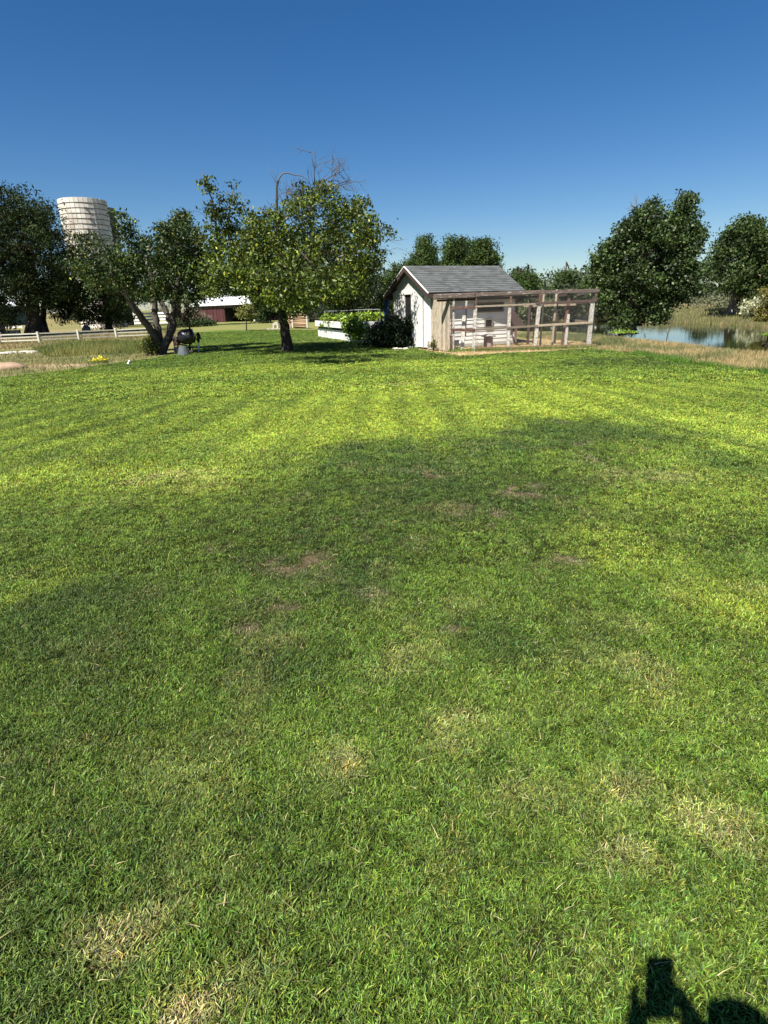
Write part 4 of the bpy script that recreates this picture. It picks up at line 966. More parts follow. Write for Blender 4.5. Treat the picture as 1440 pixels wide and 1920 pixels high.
# ---- many stemmed tree on the left
ms_ = G(302, 663); d2 = hd(ms_)
def stem(*p): return [ms_]+[D(x, y, d2+o) for x, y, o in p]
msb = B([(330, 535, 34), (300, 548, 22), (350, 500, 40), (300, 500, 40), (260, 470, 34), (380, 520, 34), (370, 470, 34), (330, 460, 34), (240, 500, 30), (215, 480, 22), (235, 440, 20), (225, 415, 9, 1.6), (222, 400, 6, 2), (245, 425, 8, 1.6), (210, 520, 24), (250, 540, 26), (340, 425, 22), (310, 440, 22), (345, 410, 12, 1.4), (310, 425, 12), (170, 500, 24), (180, 530, 26), (150, 460, 14), (140, 500, 16), (370, 555, 20)], d2, (-1.4, 1.8))
tree('clump_tree', 'many stemmed leafy tree leaning apart from one base at the edge of the weeds', ms_, None, msb, 24000, .13, [(.016, .034, .009), (.066, .105, .015), (.22, .22, .03)], 'barkgrey', r0=.30, cl=12, spread=.19, fill=.4, limbs=2, twigs=120, leaf='leaf', bright=.4,
     stems=[stem((290, 630, 0), (262, 590, -.2), (225, 540, -.3), (205, 510, -.3)), stem((298, 630, .2), (292, 600, .3), (289, 560, .3), (285, 520, .4)), stem((312, 640, 0), (324, 618, .1), (324, 590, .1), (330, 550, .2), (340, 500, .2)), stem((316, 635, .2), (322, 605, .3), (308, 578, .4), (296, 555, .5))])
# ---- dark tall trees, far left
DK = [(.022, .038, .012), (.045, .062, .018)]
tb_ = G(64, 629); d3 = hd(tb_)
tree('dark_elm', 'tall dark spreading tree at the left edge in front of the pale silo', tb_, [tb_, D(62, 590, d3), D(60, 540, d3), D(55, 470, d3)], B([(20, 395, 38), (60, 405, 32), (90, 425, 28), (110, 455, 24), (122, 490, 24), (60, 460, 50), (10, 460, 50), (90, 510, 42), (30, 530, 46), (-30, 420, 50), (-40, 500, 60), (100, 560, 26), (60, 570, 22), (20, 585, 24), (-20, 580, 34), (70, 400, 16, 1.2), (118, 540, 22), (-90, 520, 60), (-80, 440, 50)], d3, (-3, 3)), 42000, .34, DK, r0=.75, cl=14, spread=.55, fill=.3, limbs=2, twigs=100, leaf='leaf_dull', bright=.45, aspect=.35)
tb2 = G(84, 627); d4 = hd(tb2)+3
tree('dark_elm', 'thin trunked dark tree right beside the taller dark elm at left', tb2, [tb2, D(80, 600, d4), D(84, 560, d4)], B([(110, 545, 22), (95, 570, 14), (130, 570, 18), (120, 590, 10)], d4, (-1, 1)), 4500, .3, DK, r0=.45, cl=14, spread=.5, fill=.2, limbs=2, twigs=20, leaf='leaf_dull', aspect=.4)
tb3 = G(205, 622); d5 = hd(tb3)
tree('yard_tree', 'dark leafy tree in the shade in front of the foot of the pale silo', tb3, [tb3, D(205, 600, d5), D(195, 560, d5), D(190, 520, d5)], B([(170, 480, 24), (145, 500, 22), (200, 500, 26), (165, 530, 34), (200, 550, 36), (235, 560, 30), (130, 550, 26), (160, 575, 22), (222, 525, 28), (222, 585, 16), (175, 590, 16), (150, 590, 14), (165, 602, 12), (190, 604, 14), (215, 602, 13), (238, 592, 10), (188, 458, 9, 1.3), (160, 448, 9, 1.3), (110, 520, 18), (200, 580, 20), (180, 440, 6, 1.5)], d5, (-2, 2)), 24000, .24, [(.03, .05, .014), (.055, .08, .02), (.14, .12, .04)], r0=.4, cl=12, spread=.4, fill=.35, limbs=2, twigs=80, bright=.45)  # lowest clumps added over the silo foot, standing in for its shade
tb4 = G(335, 612); d6 = hd(tb4)
tree('yard_tree', 'rounded dark green tree behind the many stemmed tree', tb4, [tb4, D(335, 580, d6), D(335, 520, d6)], B([(338, 420, 18), (318, 440, 18), (355, 440, 20), (330, 465, 32), (300, 480, 26), (360, 490, 34), (320, 520, 36), (290, 530, 26), (310, 425, 10, 1.3), (345, 408, 9, 1.5), (275, 545, 22), (330, 545, 20)], d6, (-2, 2)), 18000, .26, [(.028, .055, .018), (.05, .085, .025)], r0=.4, cl=12, spread=.4, fill=.35, bright=.45)
# ---- conifer and friends behind the planter
def bush(name, label, x, y, lst, n, size, cols, off=(-1, 1), leaf='leaf_dull', cat='bush', z0=0., d=None, fill=.2, spread=None, r0=.12, group=None, bark='bark', aspect=.5, bright=.35, cl=12):
    b = G(x, y, z0); dd = hd(b)
    return tree(name, label, b, [b, D(x, (y+lst[0][1])/2, dd), D(lst[0][0], lst[0][1], dd)], B(lst, dd, off), n, size, cols, bark, r0=r0, cl=cl, spread=spread or size*1.6, fill=fill, limbs=1, twigs=15, leaf=leaf, cat=cat, group=group, aspect=aspect, bright=bright)
CON = [(.022, .036, .016), (.042, .060, .022)]
bush('pine_tree', 'dark spreading pine behind the planter and the blue tarp', 650, 606, [(660, 550, 36), (625, 565, 30), (690, 560, 30), (650, 585, 24), (610, 590, 14), (700, 590, 14), (680, 520, 30), (640, 525, 30), (600, 555, 18), (675, 585, 22), (620, 530, 22), (655, 500, 22), (700, 530, 18)], 26000, .30, CON, (-3, 3), cat='tree', r0=.4, spread=.5, aspect=.25, bright=.5)
bush('olive_bush', 'grey green round bush behind the stacked firewood', 585, 603, [(585, 580, 18), (570, 590, 12), (602, 588, 13), (560, 583, 10), (578, 565, 12)], 6000, .35, [(.12, .14, .11), (.19, .20, .16)], (-1.5, 1.5), spread=.5)
bush('dark_bush', 'dark green bush just left of the main trunk beyond the lawn', 500, 605, [(500, 580, 22), (485, 570, 16), (515, 575, 18), (495, 595, 12), (480, 555, 14)], 8000, .30, [(.03, .052, .02), (.055, .08, .03)], (-1.5, 1.5), spread=.45)
for x, yt, lab in ((449, 540, 'left one of two slim distant poplars above the barn roof'), (461, 536, 'right one of two slim distant poplars above the barn roof')):
    bush('poplar', lab, x, 596, [(x, 565, 6), (x, 555, 5), (x, yt+8, 4), (x, 578, 6)], 1400, .9, [(.045, .07, .03), (.07, .1, .04)], (0,), cat='tree', spread=1.0)
# ---- trees behind the shed
CT = [(.032, .060, .018), (.085, .130, .030)]
bush('cottonwood', 'dense cottonwood pair rising behind the ridge of the grey shed roof', 800, 601, [(800, 465, 20), (790, 492, 24), (810, 495, 24), (775, 505, 18), (805, 525, 30), (790, 555, 30)], 26000, .22, CT, (-3, 3), cat='tree', spread=.4, r0=.5)
bush('cottonwood', 'widest cottonwood crown behind the middle of the shed ridge', 870, 601, [(850, 468, 20), (872, 462, 18), (862, 490, 26), (845, 500, 20), (885, 490, 22), (870, 530, 34)], 26000, .22, CT, (-3, 3), cat='tree', spread=.4, r0=.5)
bush('cottonwood', 'cottonwood crown behind the right end of the shed ridge', 915, 600, [(905, 468, 17), (917, 482, 15), (905, 495, 20), (925, 500, 10), (910, 530, 26)], 16000, .22, CT, (-3, 3), cat='tree', spread=.4, r0=.4)
bush('cottonwood', 'low sloping cottonwood left of the shed gable', 745, 602, [(748, 508, 13), (738, 525, 16), (760, 515, 14), (770, 500, 12), (725, 545, 16), (750, 550, 24), (718, 575, 16), (740, 580, 18), (715, 525, 8)], 22000, .20, CT, (-2.5, 2.5), cat='tree', spread=.38, r0=.35)
bush('far_cottonwood', 'dark rounded tree sticking out right of the shed roof', 985, 597, [(972, 515, 12), (985, 520, 12), (968, 530, 16), (995, 532, 13), (1000, 545, 10), (980, 555, 20)], 13000, .22, CT, (-3, 3), cat='tree', spread=.4, r0=.3)
bush('far_cottonwood', 'mid green upright tree above the right part of the wire pen', 1065, 597, [(1062, 515, 10), (1070, 520, 10), (1055, 530, 13), (1075, 535, 12), (1045, 545, 10), (1065, 555, 20), (1092, 545, 10), (1085, 560, 14)], 13000, .22, [(.05, .085, .025), (.085, .125, .035)], (-3, 3), cat='tree', spread=.4, r0=.3)
bush('willow_thicket', 'grey green thicket filling the far shore behind the wire pen', 1030, 598, [(1010, 575, 16), (1040, 578, 16), (1070, 575, 16), (1095, 575, 14), (985, 580, 14), (1115, 575, 14), (1130, 570, 14)], 22000, .22, [(.09, .11, .05), (.14, .16, .08)], (-3, 3), cat='thicket', spread=.4)
# ---- the big cottonwood on the near bank
cb_ = G(1178, 621, -.1); d7 = hd(cb_)
tree('big_cottonwood', 'big dark green cottonwood leaning right on the pond bank beside the pen', cb_, [cb_, D(1180, 600, d7), D(1190, 560, d7), D(1205, 500, d7)], B([(1290, 366, 8, 2), (1288, 380, 11, 1.6), (1275, 398, 15, 1.4), (1298, 410, 10, 1.3), (1225, 395, 14, 1.3), (1205, 400, 10, 1.5), (1200, 415, 20), (1178, 430, 18), (1240, 425, 28), (1270, 430, 24), (1300, 435, 14, 1.2), (1310, 448, 8, 1.4), (1170, 460, 26), (1215, 455, 34), (1260, 465, 32), (1295, 470, 18), (1145, 460, 13), (1140, 485, 24), (1122, 500, 16), (1118, 520, 15), (1130, 540, 22), (1175, 505, 38), (1225, 510, 42), (1275, 510, 28), (1305, 515, 16), (1300, 535, 16), (1270, 545, 26), (1160, 555, 34), (1210, 560, 36), (1240, 575, 22), (1160, 590, 22), (1185, 600, 18), (1225, 595, 14), (1150, 610, 10), (1240, 597, 9), (1318, 505, 8), (1110, 535, 8), (1240, 545, 30)], d7, (-2.2, 2.2)), 76000, .135, [(.022, .044, .014), (.072, .112, .026), (.12, .15, .05)], 'barkgrey', r0=.42, cl=13, spread=.22, fill=.35, limbs=2, twigs=160, leaf='leaf', bright=.42, aspect=.7)
db = MB(); random.seed(5)
for x0, y0, x1, y1 in [(1212, 430, 1215, 370), (1210, 425, 1218, 378), (1250, 440, 1243, 385), (1280, 480, 1320, 440), (1225, 500, 1222, 480), (1265, 480, 1290, 470)]:
    spray(D(x0, y0, d7-1.5), D(x1, y1, d7-1.5)-D(x0, y0, d7-1.5), (D(x1, y1, d7)-D(x0, y0, d7)).length*.75, .035, 2, db, .35)
tagged = [o for o in col.objects if o.name == 'big_cottonwood'][0]; part('dead_branch', db, M_['twig'], tagged, kind='stuff')
# ---- tree over the pond at right
rb = G(1374, 588); d8 = hd(rb)
tree('pond_tree', 'tree with a thick peeling pink grey trunk across the pond at right', rb, [rb, D(1377, 565, d8), D(1384, 540, d8), D(1390, 500, d8)], B([(1390, 418, 11, 1.3), (1405, 425, 12, 1.2), (1420, 430, 10), (1385, 440, 18), (1410, 450, 22), (1360, 445, 10, 1.2), (1350, 460, 14), (1365, 475, 16), (1435, 445, 14), (1445, 470, 24), (1400, 485, 24), (1345, 490, 14), (1355, 510, 20), (1340, 520, 12), (1390, 520, 22), (1430, 515, 26), (1460, 540, 26), (1410, 545, 22), (1370, 540, 14), (1440, 560, 18), (1420, 570, 12), (1480, 500, 30), (1395, 535, 16)], d8, (-2.5, 2.5)), 34000, .24, [(.030, .056, .018), (.085, .125, .032), (.12, .14, .07)], 'barkpink', r0=.55, cl=12, spread=.38, fill=.35, limbs=2, twigs=80, bright=.42, aspect=.6)
bush('round_tree', 'small rounded dark tree left of the pink trunk on the far shore', 1335, 578, [(1333, 552, 16), (1318, 562, 14), (1350, 562, 16), (1335, 572, 18), (1310, 575, 10), (1320, 542, 9), (1362, 572, 10)], 9000, .36, [(.035, .06, .024), (.06, .09, .034)], (-2, 2), cat='tree', spread=.5, r0=.3)
bush('yellow_bush', 'yellowish bush hanging in at the right edge above the pond', 1446, 622, [(1445, 560, 14), (1438, 545, 9), (1450, 590, 18), (1432, 580, 9), (1440, 600, 12)], 4000, .13, [(.14, .14, .03), (.22, .19, .05)], (-.6, .6), spread=.2, z0=-.5)
bush('flowering_bush', 'pale flowered low bush under the right hand trees', 1415, 590, [(1415, 578, 8), (1403, 580, 5), (1428, 582, 8)], 1500, .3, [(.25, .27, .12), (.5, .5, .35)], (-1, 1), spread=.4)
for x, lab in ((1225, 'sage coloured bush on the far shore left of the small rounded tree'), (1262, 'sage coloured bush above the reeds right of the cottonwood')):
    bush('sage_bush', lab, x, 577, [(x, 568, 12), (x-16, 575, 10), (x+17, 575, 11), (x+5, 565, 9)], 9000, .26, [(.10, .12, .065), (.16, .17, .10)], (-2, 2), spread=.5)
bush('sage_bush', 'sage coloured bush behind the reeds beneath the pink trunk', 1310, 577, [(1305, 570, 10), (1325, 574, 10), (1345, 576, 9), (1290, 573, 10)], 9000, .26, [(.10, .12, .065), (.15, .165, .09)], (-2, 2), spread=.5)
x, y = strip_pts([tuple(G(a, b)[:2]) for a, b in ((1180, 585), (1300, 584), (1380, 585), (1490, 586), (1490, 571), (1380, 570), (1300, 570), (1180, 571))], 420)
bl = [(Vector((a, b, gz1(a, b)+.35)), (1.3, 1.3, .45), 1) for a, b in zip(x, y)]
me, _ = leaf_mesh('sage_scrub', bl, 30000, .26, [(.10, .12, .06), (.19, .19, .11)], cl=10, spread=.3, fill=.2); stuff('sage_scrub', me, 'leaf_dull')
# ---- shrubs by the shed
sb = G(735, 648); 
bush('dark_shrub', 'big dark glossy shrub in front of the white gable wall', 735, 651, [(745, 622, 22), (720, 628, 20), (700, 632, 14), (755, 636, 16), (770, 640, 13), (730, 605, 12), (738, 597, 8, 1.4), (765, 612, 10), (768, 600, 5, 1.5), (710, 612, 10), (735, 640, 22), (695, 645, 10), (762, 650, 9), (775, 652, 7)], 11000, .115, [(.018, .032, .014), (.035, .055, .02), (.10, .12, .07)], (-.5, .5), 'leaf', spread=.15, aspect=.65, bright=.5)
def vine():
    p0, lx_, ly_, L, PW_, zt = PLAN; bl = []
    for i in range(26):
        a = random.uniform(.1, .95)*L; b = random.uniform(.02, PW_*.8); r = random.uniform(.22, .38); bl.append((p0+lx_*a+ly_*b+ZZ*(zt+r*.25), (r, r, r*.7), 1))
    for i in range(5): bl.append((p0+lx_*random.uniform(.0, .3)-ly_*.12+ZZ*(zt-.05-i*.09), (.26, .2, .16), 1.3))
    for i in range(4): bl.append((p0-lx_*.15+ly_*random.uniform(.0, .8)+ZZ*(zt-.0-random.random()*.9), (.3, .3, .2), 1.2))
    for a in (.55, .7): bl.append((p0+lx_*a*L-ly_*.14+ZZ*(zt-.1), (.12, .1, .2), 1.5))
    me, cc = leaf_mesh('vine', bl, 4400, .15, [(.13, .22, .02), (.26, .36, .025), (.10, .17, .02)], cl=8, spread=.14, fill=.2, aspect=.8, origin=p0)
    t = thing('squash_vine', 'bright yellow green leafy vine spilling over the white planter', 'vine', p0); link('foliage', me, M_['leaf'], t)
    lb = MB()
    for _ in range(14): lb.tube(wob(p0+lx_*random.uniform(0, L)+ly_*.6+ZZ*(zt-.15), p0+lx_*random.uniform(0, L*.8)-ly_*.1+ZZ*zt, 4, .5), .012, 4)
    part('stem', lb, M_['leaf_dull'] if False else M_['bark'], t)
vine()
bush('small_weed', 'thin weed growing against the foot of the weathered boards', 813, 657, [(813, 640, 3), (811, 648, 4.5), (814, 653, 4), (812, 632, 2)], 240, .07, [(.10, .12, .03), (.16, .17, .05)], (0,), 'leaf', cat='weed', spread=.07, r0=.02, fill=.1, cl=6)
for x in (1160, 1172, 1186):
    pass
bush('shore_plant', 'bright light green plants at the foot of the big cottonwood', 1172, 634, [(1160, 629, 7), (1172, 627, 7), (1186, 630, 6), (1166, 624, 4)], 900, .12, [(.16, .27, .03), (.25, .36, .05)], (-.2, .2), 'leaf', cat='plant', spread=.12, z0=-.15, r0=.02)
bush('shore_plant', 'small light green plant on the water edge at far right', 1436, 655, [(1436, 645, 5), (1430, 648, 4)], 300, .10, [(.14, .24, .03), (.2, .3, .05)], (-.1, .1), 'leaf', cat='plant', spread=.1, z0=-.45, r0=.02)
bush('yellow_shrub', 'yellow green shrub at the left foot of the many stemmed tree', 282, 664, [(280, 652, 10), (285, 642, 9), (274, 657, 7), (290, 655, 7)], 1500, .10, [(.12, .15, .03), (.30, .28, .04)], (-.3, .3), 'leaf', spread=.14)
bush('young_tree', 'slim young tree with yellowish leaves in front of the open barn bay', 462, 620, [(462, 584, 10), (455, 590, 8), (468, 590, 8), (462, 574, 6), (472, 580, 6), (450, 582, 5)], 1400, .2, [(.12, .14, .04), (.20, .19, .05)], (-.4, .4), cat='tree', spread=.25, r0=.06)
bush('sapling', 'thin sapling tied upright behind the cement mixer', 356, 658, [(350, 575, 9), (356, 590, 8), (348, 600, 7), (360, 580, 6), (352, 565, 6)], 700, .12, [(.07, .09, .04), (.11, .13, .05)], (-.3, .3), cat='tree', spread=.2, r0=.045)
bush('brush_pile', 'heap of pinkish dry brush left of the maroon barn', 365, 607, [(368, 596, 11), (350, 598, 10), (382, 600, 9), (335, 600, 9), (358, 590, 8)], 5000, .6, [(.26, .18, .15), (.40, .30, .25)], (-1.5, 1.5), cat='brush pile', spread=.5, aspect=.10)
bush('hedge', 'low dark green hedge along the foot of the maroon barn', 375, 612, [(385, 606, 6), (372, 607, 6), (358, 608, 6), (340, 609, 5), (325, 609, 5), (395, 607, 5)], 3500, .3, [(.03, .05, .02), (.06, .085, .03)], (-.5, .5), cat='hedge', spread=.3)
# far tree line, one mass
def treeline(name, x0, x1, n, ybase, hmin, hmax, colr, size=.42, cnt=34000):
    bl = []
    for i in range(n):
        x = random.uniform(x0, x1); g = G(x, ybase); d = hd(g)*random.uniform(.9, 1.3); h = random.uniform(hmin, hmax); c = D(x, ybase-4, d); bl.append((Vector((c.x, c.y, h*.45)), (h*.8, h*.8, h*.55), 1))
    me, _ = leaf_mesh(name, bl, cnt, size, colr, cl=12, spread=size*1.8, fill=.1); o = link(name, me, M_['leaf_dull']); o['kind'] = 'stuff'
treeline('far_woods', 380, 620, 40, 596, 3, 6.5, [(.05, .07, .035), (.09, .11, .06)])
treeline('far_woods', 690, 1150, 50, 594, 2.5, 4.6, [(.05, .075, .035), (.09, .115, .06)])
treeline('far_woods', 1180, 1500, 34, 578, .8, 1.7, [(.08, .095, .05), (.13, .14, .08)])
treeline('far_woods', -150, 330, 40, 600, 3, 6, [(.04, .055, .03), (.07, .085, .045)])

# ================================================================== reeds, weeds, straw
# reeds along the far shore
poly = [tuple(G(x, y, WZ)[:2]) for x, y in ((985, 601), (1120, 603), (1200, 605), (1300, 607), (1380, 610), (1440, 615), (1560, 624), (1560, 617), (1440, 610), (1380, 605), (1300, 602.5), (1200, 600.5), (1120, 599), (985, 598))]
n = 26000; x, y = strip_pts(poly, n); f = fbm(x, y, 1.2, 301); k = rng.random(n) < .25+1.1*(f-.3); x = x[k]; y = y[k]; f = f[k]; n = len(x)
t = np.clip(rng.random((n, 1))*.8+(f[:, None]-.4), 0, 1); cc = np.array([.36, .27, .14])*(1-t)+np.array([.13, .17, .055])*t
me, m_ = blades('reeds', np.stack([x, y, np.maximum(gz(x, y), WZ-.1)], 1), (.18+.34*rng.random(n))*(.5+f), np.full(n, .04), cc, lean=.16); stuff('reeds', me, 'blade')
poly = [tuple(G(x, y)[:2]) for x, y in ((1180, 590), (1300, 591), (1380, 594), (1480, 599), (1480, 586), (1380, 584), (1300, 583), (1180, 583))]
x, y = strip_pts(poly, 9000); n = len(x); t = rng.random((n, 1)); cc = np.array([.30, .25, .13])*(1-t)+np.array([.11, .15, .05])*t
me, m_ = blades('meadow_grass', np.stack([x, y, gz(x, y)-.02], 1), .15+.3*rng.random(n), np.full(n, .06), cc, lean=.3); stuff('meadow_grass', me, 'blade')
# dry grass bank on the right, between lawn and water
def scatter_blades(name, poly, n, h0, h1, wd, ca, cb_, lean=.5, cond=None, seed=0):
    x, y = strip_pts(poly, n); k = np.ones(len(x), bool)
    if cond is not None: k = cond(x, y)
    f = fbm(x, y, .7, 400+seed); k &= rng.random(len(x)) < .15+1.3*f; x = x[k]; y = y[k]; f = f[k]; n = len(x)
    t = np.clip(sstep(.35, .65, fbm(x, y, 1.6, 500+seed))[:, None]*.8+.3*rng.random((n, 1))-.05, 0, 1); cc = np.array(ca)*(1-t)+np.array(cb_)*t
    me, _ = blades(name, np.stack([x, y, gz(x, y)-.01], 1), (h0+(h1-h0)*rng.random(n))*(.5+f), np.full(n, wd), cc, lean=lean); return stuff(name, me, 'blade')
poly = [tuple(G(x, y)[:2]) for x, y in ((1112, 655), (1190, 661), (1240, 671), (1300, 684), (1380, 693), (1440, 701), (1620, 732), (1640, 690), (1440, 655), (1330, 646), (1250, 638), (1180, 631), (1110, 627), (1000, 625), (960, 630), (1100, 645))]
scatter_blades('dry_bank_grass', poly, 46000, .05, .20, .014, (.46, .35, .17), (.13, .165, .06), cond=lambda x, y: (pdist(x, y, POND) > .6) & (lawn_edge(x, y) > -.1) & (pdist(x, y, STRAW) > 0))
# grass tuft dark edge on the right
poly = [tuple(G(x, y)[:2]) for x, y in ((1190, 655), (1300, 678), (1440, 694), (1560, 718), (1560, 735), (1440, 706), (1300, 690), (1190, 668))]
scatter_blades('long_lawn_edge', poly, 9000, .06, .16, .012, (.07, .14, .02), (.10, .20, .025), cond=lambda x, y: np.abs(lawn_edge(x, y)) < .35, seed=3)
# weeds on the left
poly = [tuple(G(x, y)[:2]) for x, y in ((-160, 740), (0, 707), (110, 694), (200, 682), (300, 668), (300, 645), (200, 648), (100, 652), (0, 658), (-160, 672))]
scatter_blades('weed_patch', poly, 22000, .03, .17, .018, (.30, .26, .12), (.11, .15, .05), cond=lambda x, y: lawn_edge(x, y) > .1, seed=5)
poly = [tuple(G(x, y)[:2]) for x, y in ((90, 668), (300, 662), (300, 642), (150, 644), (60, 655))]
scatter_blades('tall_weeds', poly, 15000, .10, .40, .02, (.27, .26, .08), (.10, .15, .035), lean=.4, seed=6)
poly = [tuple(G(x, y)[:2]) for x, y in ((-160, 672), (0, 655), (300, 640), (330, 640), (345, 662), (345, 618), (0, 632), (-160, 640))]
scatter_blades('dry_field_grass', poly, 26000, .05, .22, .03, (.32, .23, .12), (.16, .17, .06), seed=7)
# hay and litter on the strip by the pen
x, y = strip_pts(STRAW, 5000); n = len(x); t = rng.random((n, 1)); me, _ = blades('straw_litter', np.stack([x, y, gz(x, y)], 1), .02+.06*rng.random(n), np.full(n, .02), np.array([.46, .32, .14])*(1-t)+np.array([.55, .43, .24])*t, lean=2.2); stuff('straw_litter', me, 'blade')
# weeds at the sill of the pen
xx = rng.random(2600); p = [FP(s*1.05-.02, 0, -.15+.12*rng.normal()) for s in xx]; P = np.array([list(q) for q in p]); P[:, 2] = 0
me, _ = blades('sill_weeds', P, .04+.16*rng.random(len(P))**2, np.full(len(P), .012), np.array([[.12, .16, .04]])*(1+rng.random((len(P), 1))), lean=.6); stuff('sill_weeds', me, 'blade')
# ================================================================== things about the yard
# cement mixer covered in black plastic
cm = G(336, 664); dc = hd(cm); c_ = D(349, 631, dc)
t = thing('cement_mixer', 'black tarp covered drum cement mixer on a brown stand beside the many stemmed tree', 'cement mixer', cm)
X_ = Vector((math.cos(.15), math.sin(.15), 0)); ax = (X_+ZZ*.12).normalized()
dr = MB(); pts = [c_-ax*.33, c_-ax*.30, c_-ax*.12, c_+ax*.16, c_+ax*.30, c_+ax*.33]; dr.tube(pts, [.12, .20, .29, .31, .27, .10], 14)
rr = random.Random(4)
for i, v in enumerate(dr.v): dr.v[i] = v+Vector((rr.uniform(-1, 1), rr.uniform(-1, 1), rr.uniform(-1, 1)))*.02
part('drum', dr, M_['black'], t, True)
part('motor_box', MB().box(c_-ax*.42-ZZ*.12, (.2, .3, .34)), M_['brown_wood'], t, bevel=.02)
for dx, dy in ((-.46, -.15), (-.46, .2)): part('leg', MB().tube([c_+X_*dx+Vector((0, dy, 0))-ZZ*.2, Vector((c_.x+dx*1.05, c_.y+dy*1.6, 0))], .035, 6), M_['brown_wood'], t)
part('yoke', MB().tube([c_-ax*.42-ZZ*.2, c_-ZZ*.40+ax*.05, c_+ax*.36-ZZ*.1], .03, 6), M_['brown_wood'], t)
part('wheel', MB().tube([Vector((c_.x-.35, c_.y-.26, .16)), Vector((c_.x-.35, c_.y-.18, .16))], [.16, .16], 14), M_['black'], t)
part('chassis_rail', MB().bar(Vector((c_.x-.55, c_.y, .12)), Vector((c_.x+.2, c_.y, .10)), .06, .06), M_['brown_wood'], t)
bk = G(345, 666); mb = MB(); mb.tube([bk, bk+ZZ*.20+X_*.0, bk+ZZ*.34], [.26, .20, .15], 14); tagm('grey_tub', mb, M_['greybucket'], 'upturned grey tub on the grass below the covered mixer', 'tub', bk)
sb_ = G(338, 666); tagm('white_jug', MB().tube([sb_, sb_+ZZ*.2, sb_+ZZ*.25], [.05, .05, .02], 8), M_['whiteclean'], 'small white jug standing left of the grey tub', 'jug', sb_)
# yard hydrant
yh = G(373, 661); dh = hd(yh)
t = thing('yard_hydrant', 'white standpipe with a black hydrant head and coiled hose right of the mixer', 'hydrant', yh)
part('pipe', MB().tube([yh, D(372, 640, dh)], [.035, .03], 8), M_['whiteclean'], t, True)
part('head', MB().tube([D(372, 642, dh), D(372, 632, dh), D(371, 623, dh)], [.05, .075, .05], 8), M_['black'], t, True)
part('spout', MB().tube([D(372, 633, dh), D(375, 632, dh), D(378, 636, dh)], [.03, .03, .025], 6), M_['black'], t)
hp = [D(371+4.5*math.cos(a), 632+6.5*math.sin(a), dh-.05) for a in np.linspace(0, 2*math.pi, 14)]; part('hose_loop', MB().tube(hp, .018, 5), M_['black'], t)
part('handle', MB().tube([D(371, 625, dh), D(366, 628, dh)], [.015, .012], 5), M_['black'], t)
sp = G(358, 661); tagm('stake', MB().tube([G(362, 659), D(352, 600, hd(G(362, 659)))], [.02, .015], 5), M_['grey_wood'], 'thin leaning stake holding the sapling behind the mixer', 'stake', G(362, 659))
# firewood crib
fc = G(545, 615); fd = G(577, 615); axx = (fd-fc).normalized(); dcr = hd(fc)
t = thing('firewood_crib', 'crib of stacked split firewood between two pale posts right of the main trunk', 'firewood', (fc+fd)/2)
zt = D(577, 588, dcr).z
for p in (fc+axx*.35, fd): part('post', MB().bar(p, p+ZZ*zt, .16, .16, up=axx), M_['offwhite'], t, bevel=.02)
L = (fd-fc).length-.4; nlog = 11
for k in range(nlog):
    z = .12+(zt*.86)*k/nlog; a = fc+axx*(.45)+ZZ*(z+random.uniform(-.02, .02))+Vector((0, random.uniform(0, .15), 0)); b = fd-axx*.1+ZZ*(z+random.uniform(-.03, .03))+Vector((0, random.uniform(0, .15), 0))
    part('firewood_log', MB().tube([a, (a+b)/2, b], [random.uniform(.055, .08)]*3, 7), M_['log'] if k % 3 else M_['logend'], t, True)
part('backing', MB().bar(fc+Vector((0, .25, 0))+axx*.4+ZZ*zt*.45, fd+Vector((0, .25, 0))+ZZ*zt*.45, .1, zt*.86), M_['dark'], t)
part('top_log', MB().tube([fc+axx*.3+ZZ*(zt*.93), fd+ZZ*(zt*.96)], [.13, .10], 8), M_['log'], t, True)
fe = G(530, 615); t2 = thing('firewood_crib', 'lower heap of orange brown firewood partly hidden by the main trunk', 'firewood', fe)
for k in range(9):
    for j in range(5):
        p = fe+axx*(.25*j+.1*(k % 2)+.2)+ZZ*(.1+.17*k); part('firewood_log', MB().tube([p, p+Vector((0, .5, 0))], [.085, .085], 7), M_['logend'] if (j+k) % 3 else M_['log'], t2)
# little arched doghouse-like stone
ar = G(517, 617); da = hd(ar); za = D(517, 604, da).z
mb = MB(); n = 9; w2 = .42; po = []
pro = [(-w2, 0), (-w2, za*.6)]+[(-w2*math.cos(a), za*.6+za*.4*math.sin(a)) for a in np.linspace(.3, math.pi-.3, 7)]+[(w2, za*.6), (w2, 0), (w2*.45, 0), (w2*.45, za*.55), (0, za*.68), (-w2*.45, za*.55), (-w2*.45, 0)]
mb.prism([ar+axx*a+ZZ*b for a, b in pro], Vector((0, .6, 0)))
t = thing('stone_arch', 'small cream stone arch on the grass left of the main trunk', 'stone arch', ar); part('arch', mb, M_['stone'], t); part('base_slab', MB().box(ar+ZZ*.03+Vector((0, .2, 0)), (1.6, .9, .1)), M_['stone'], t)
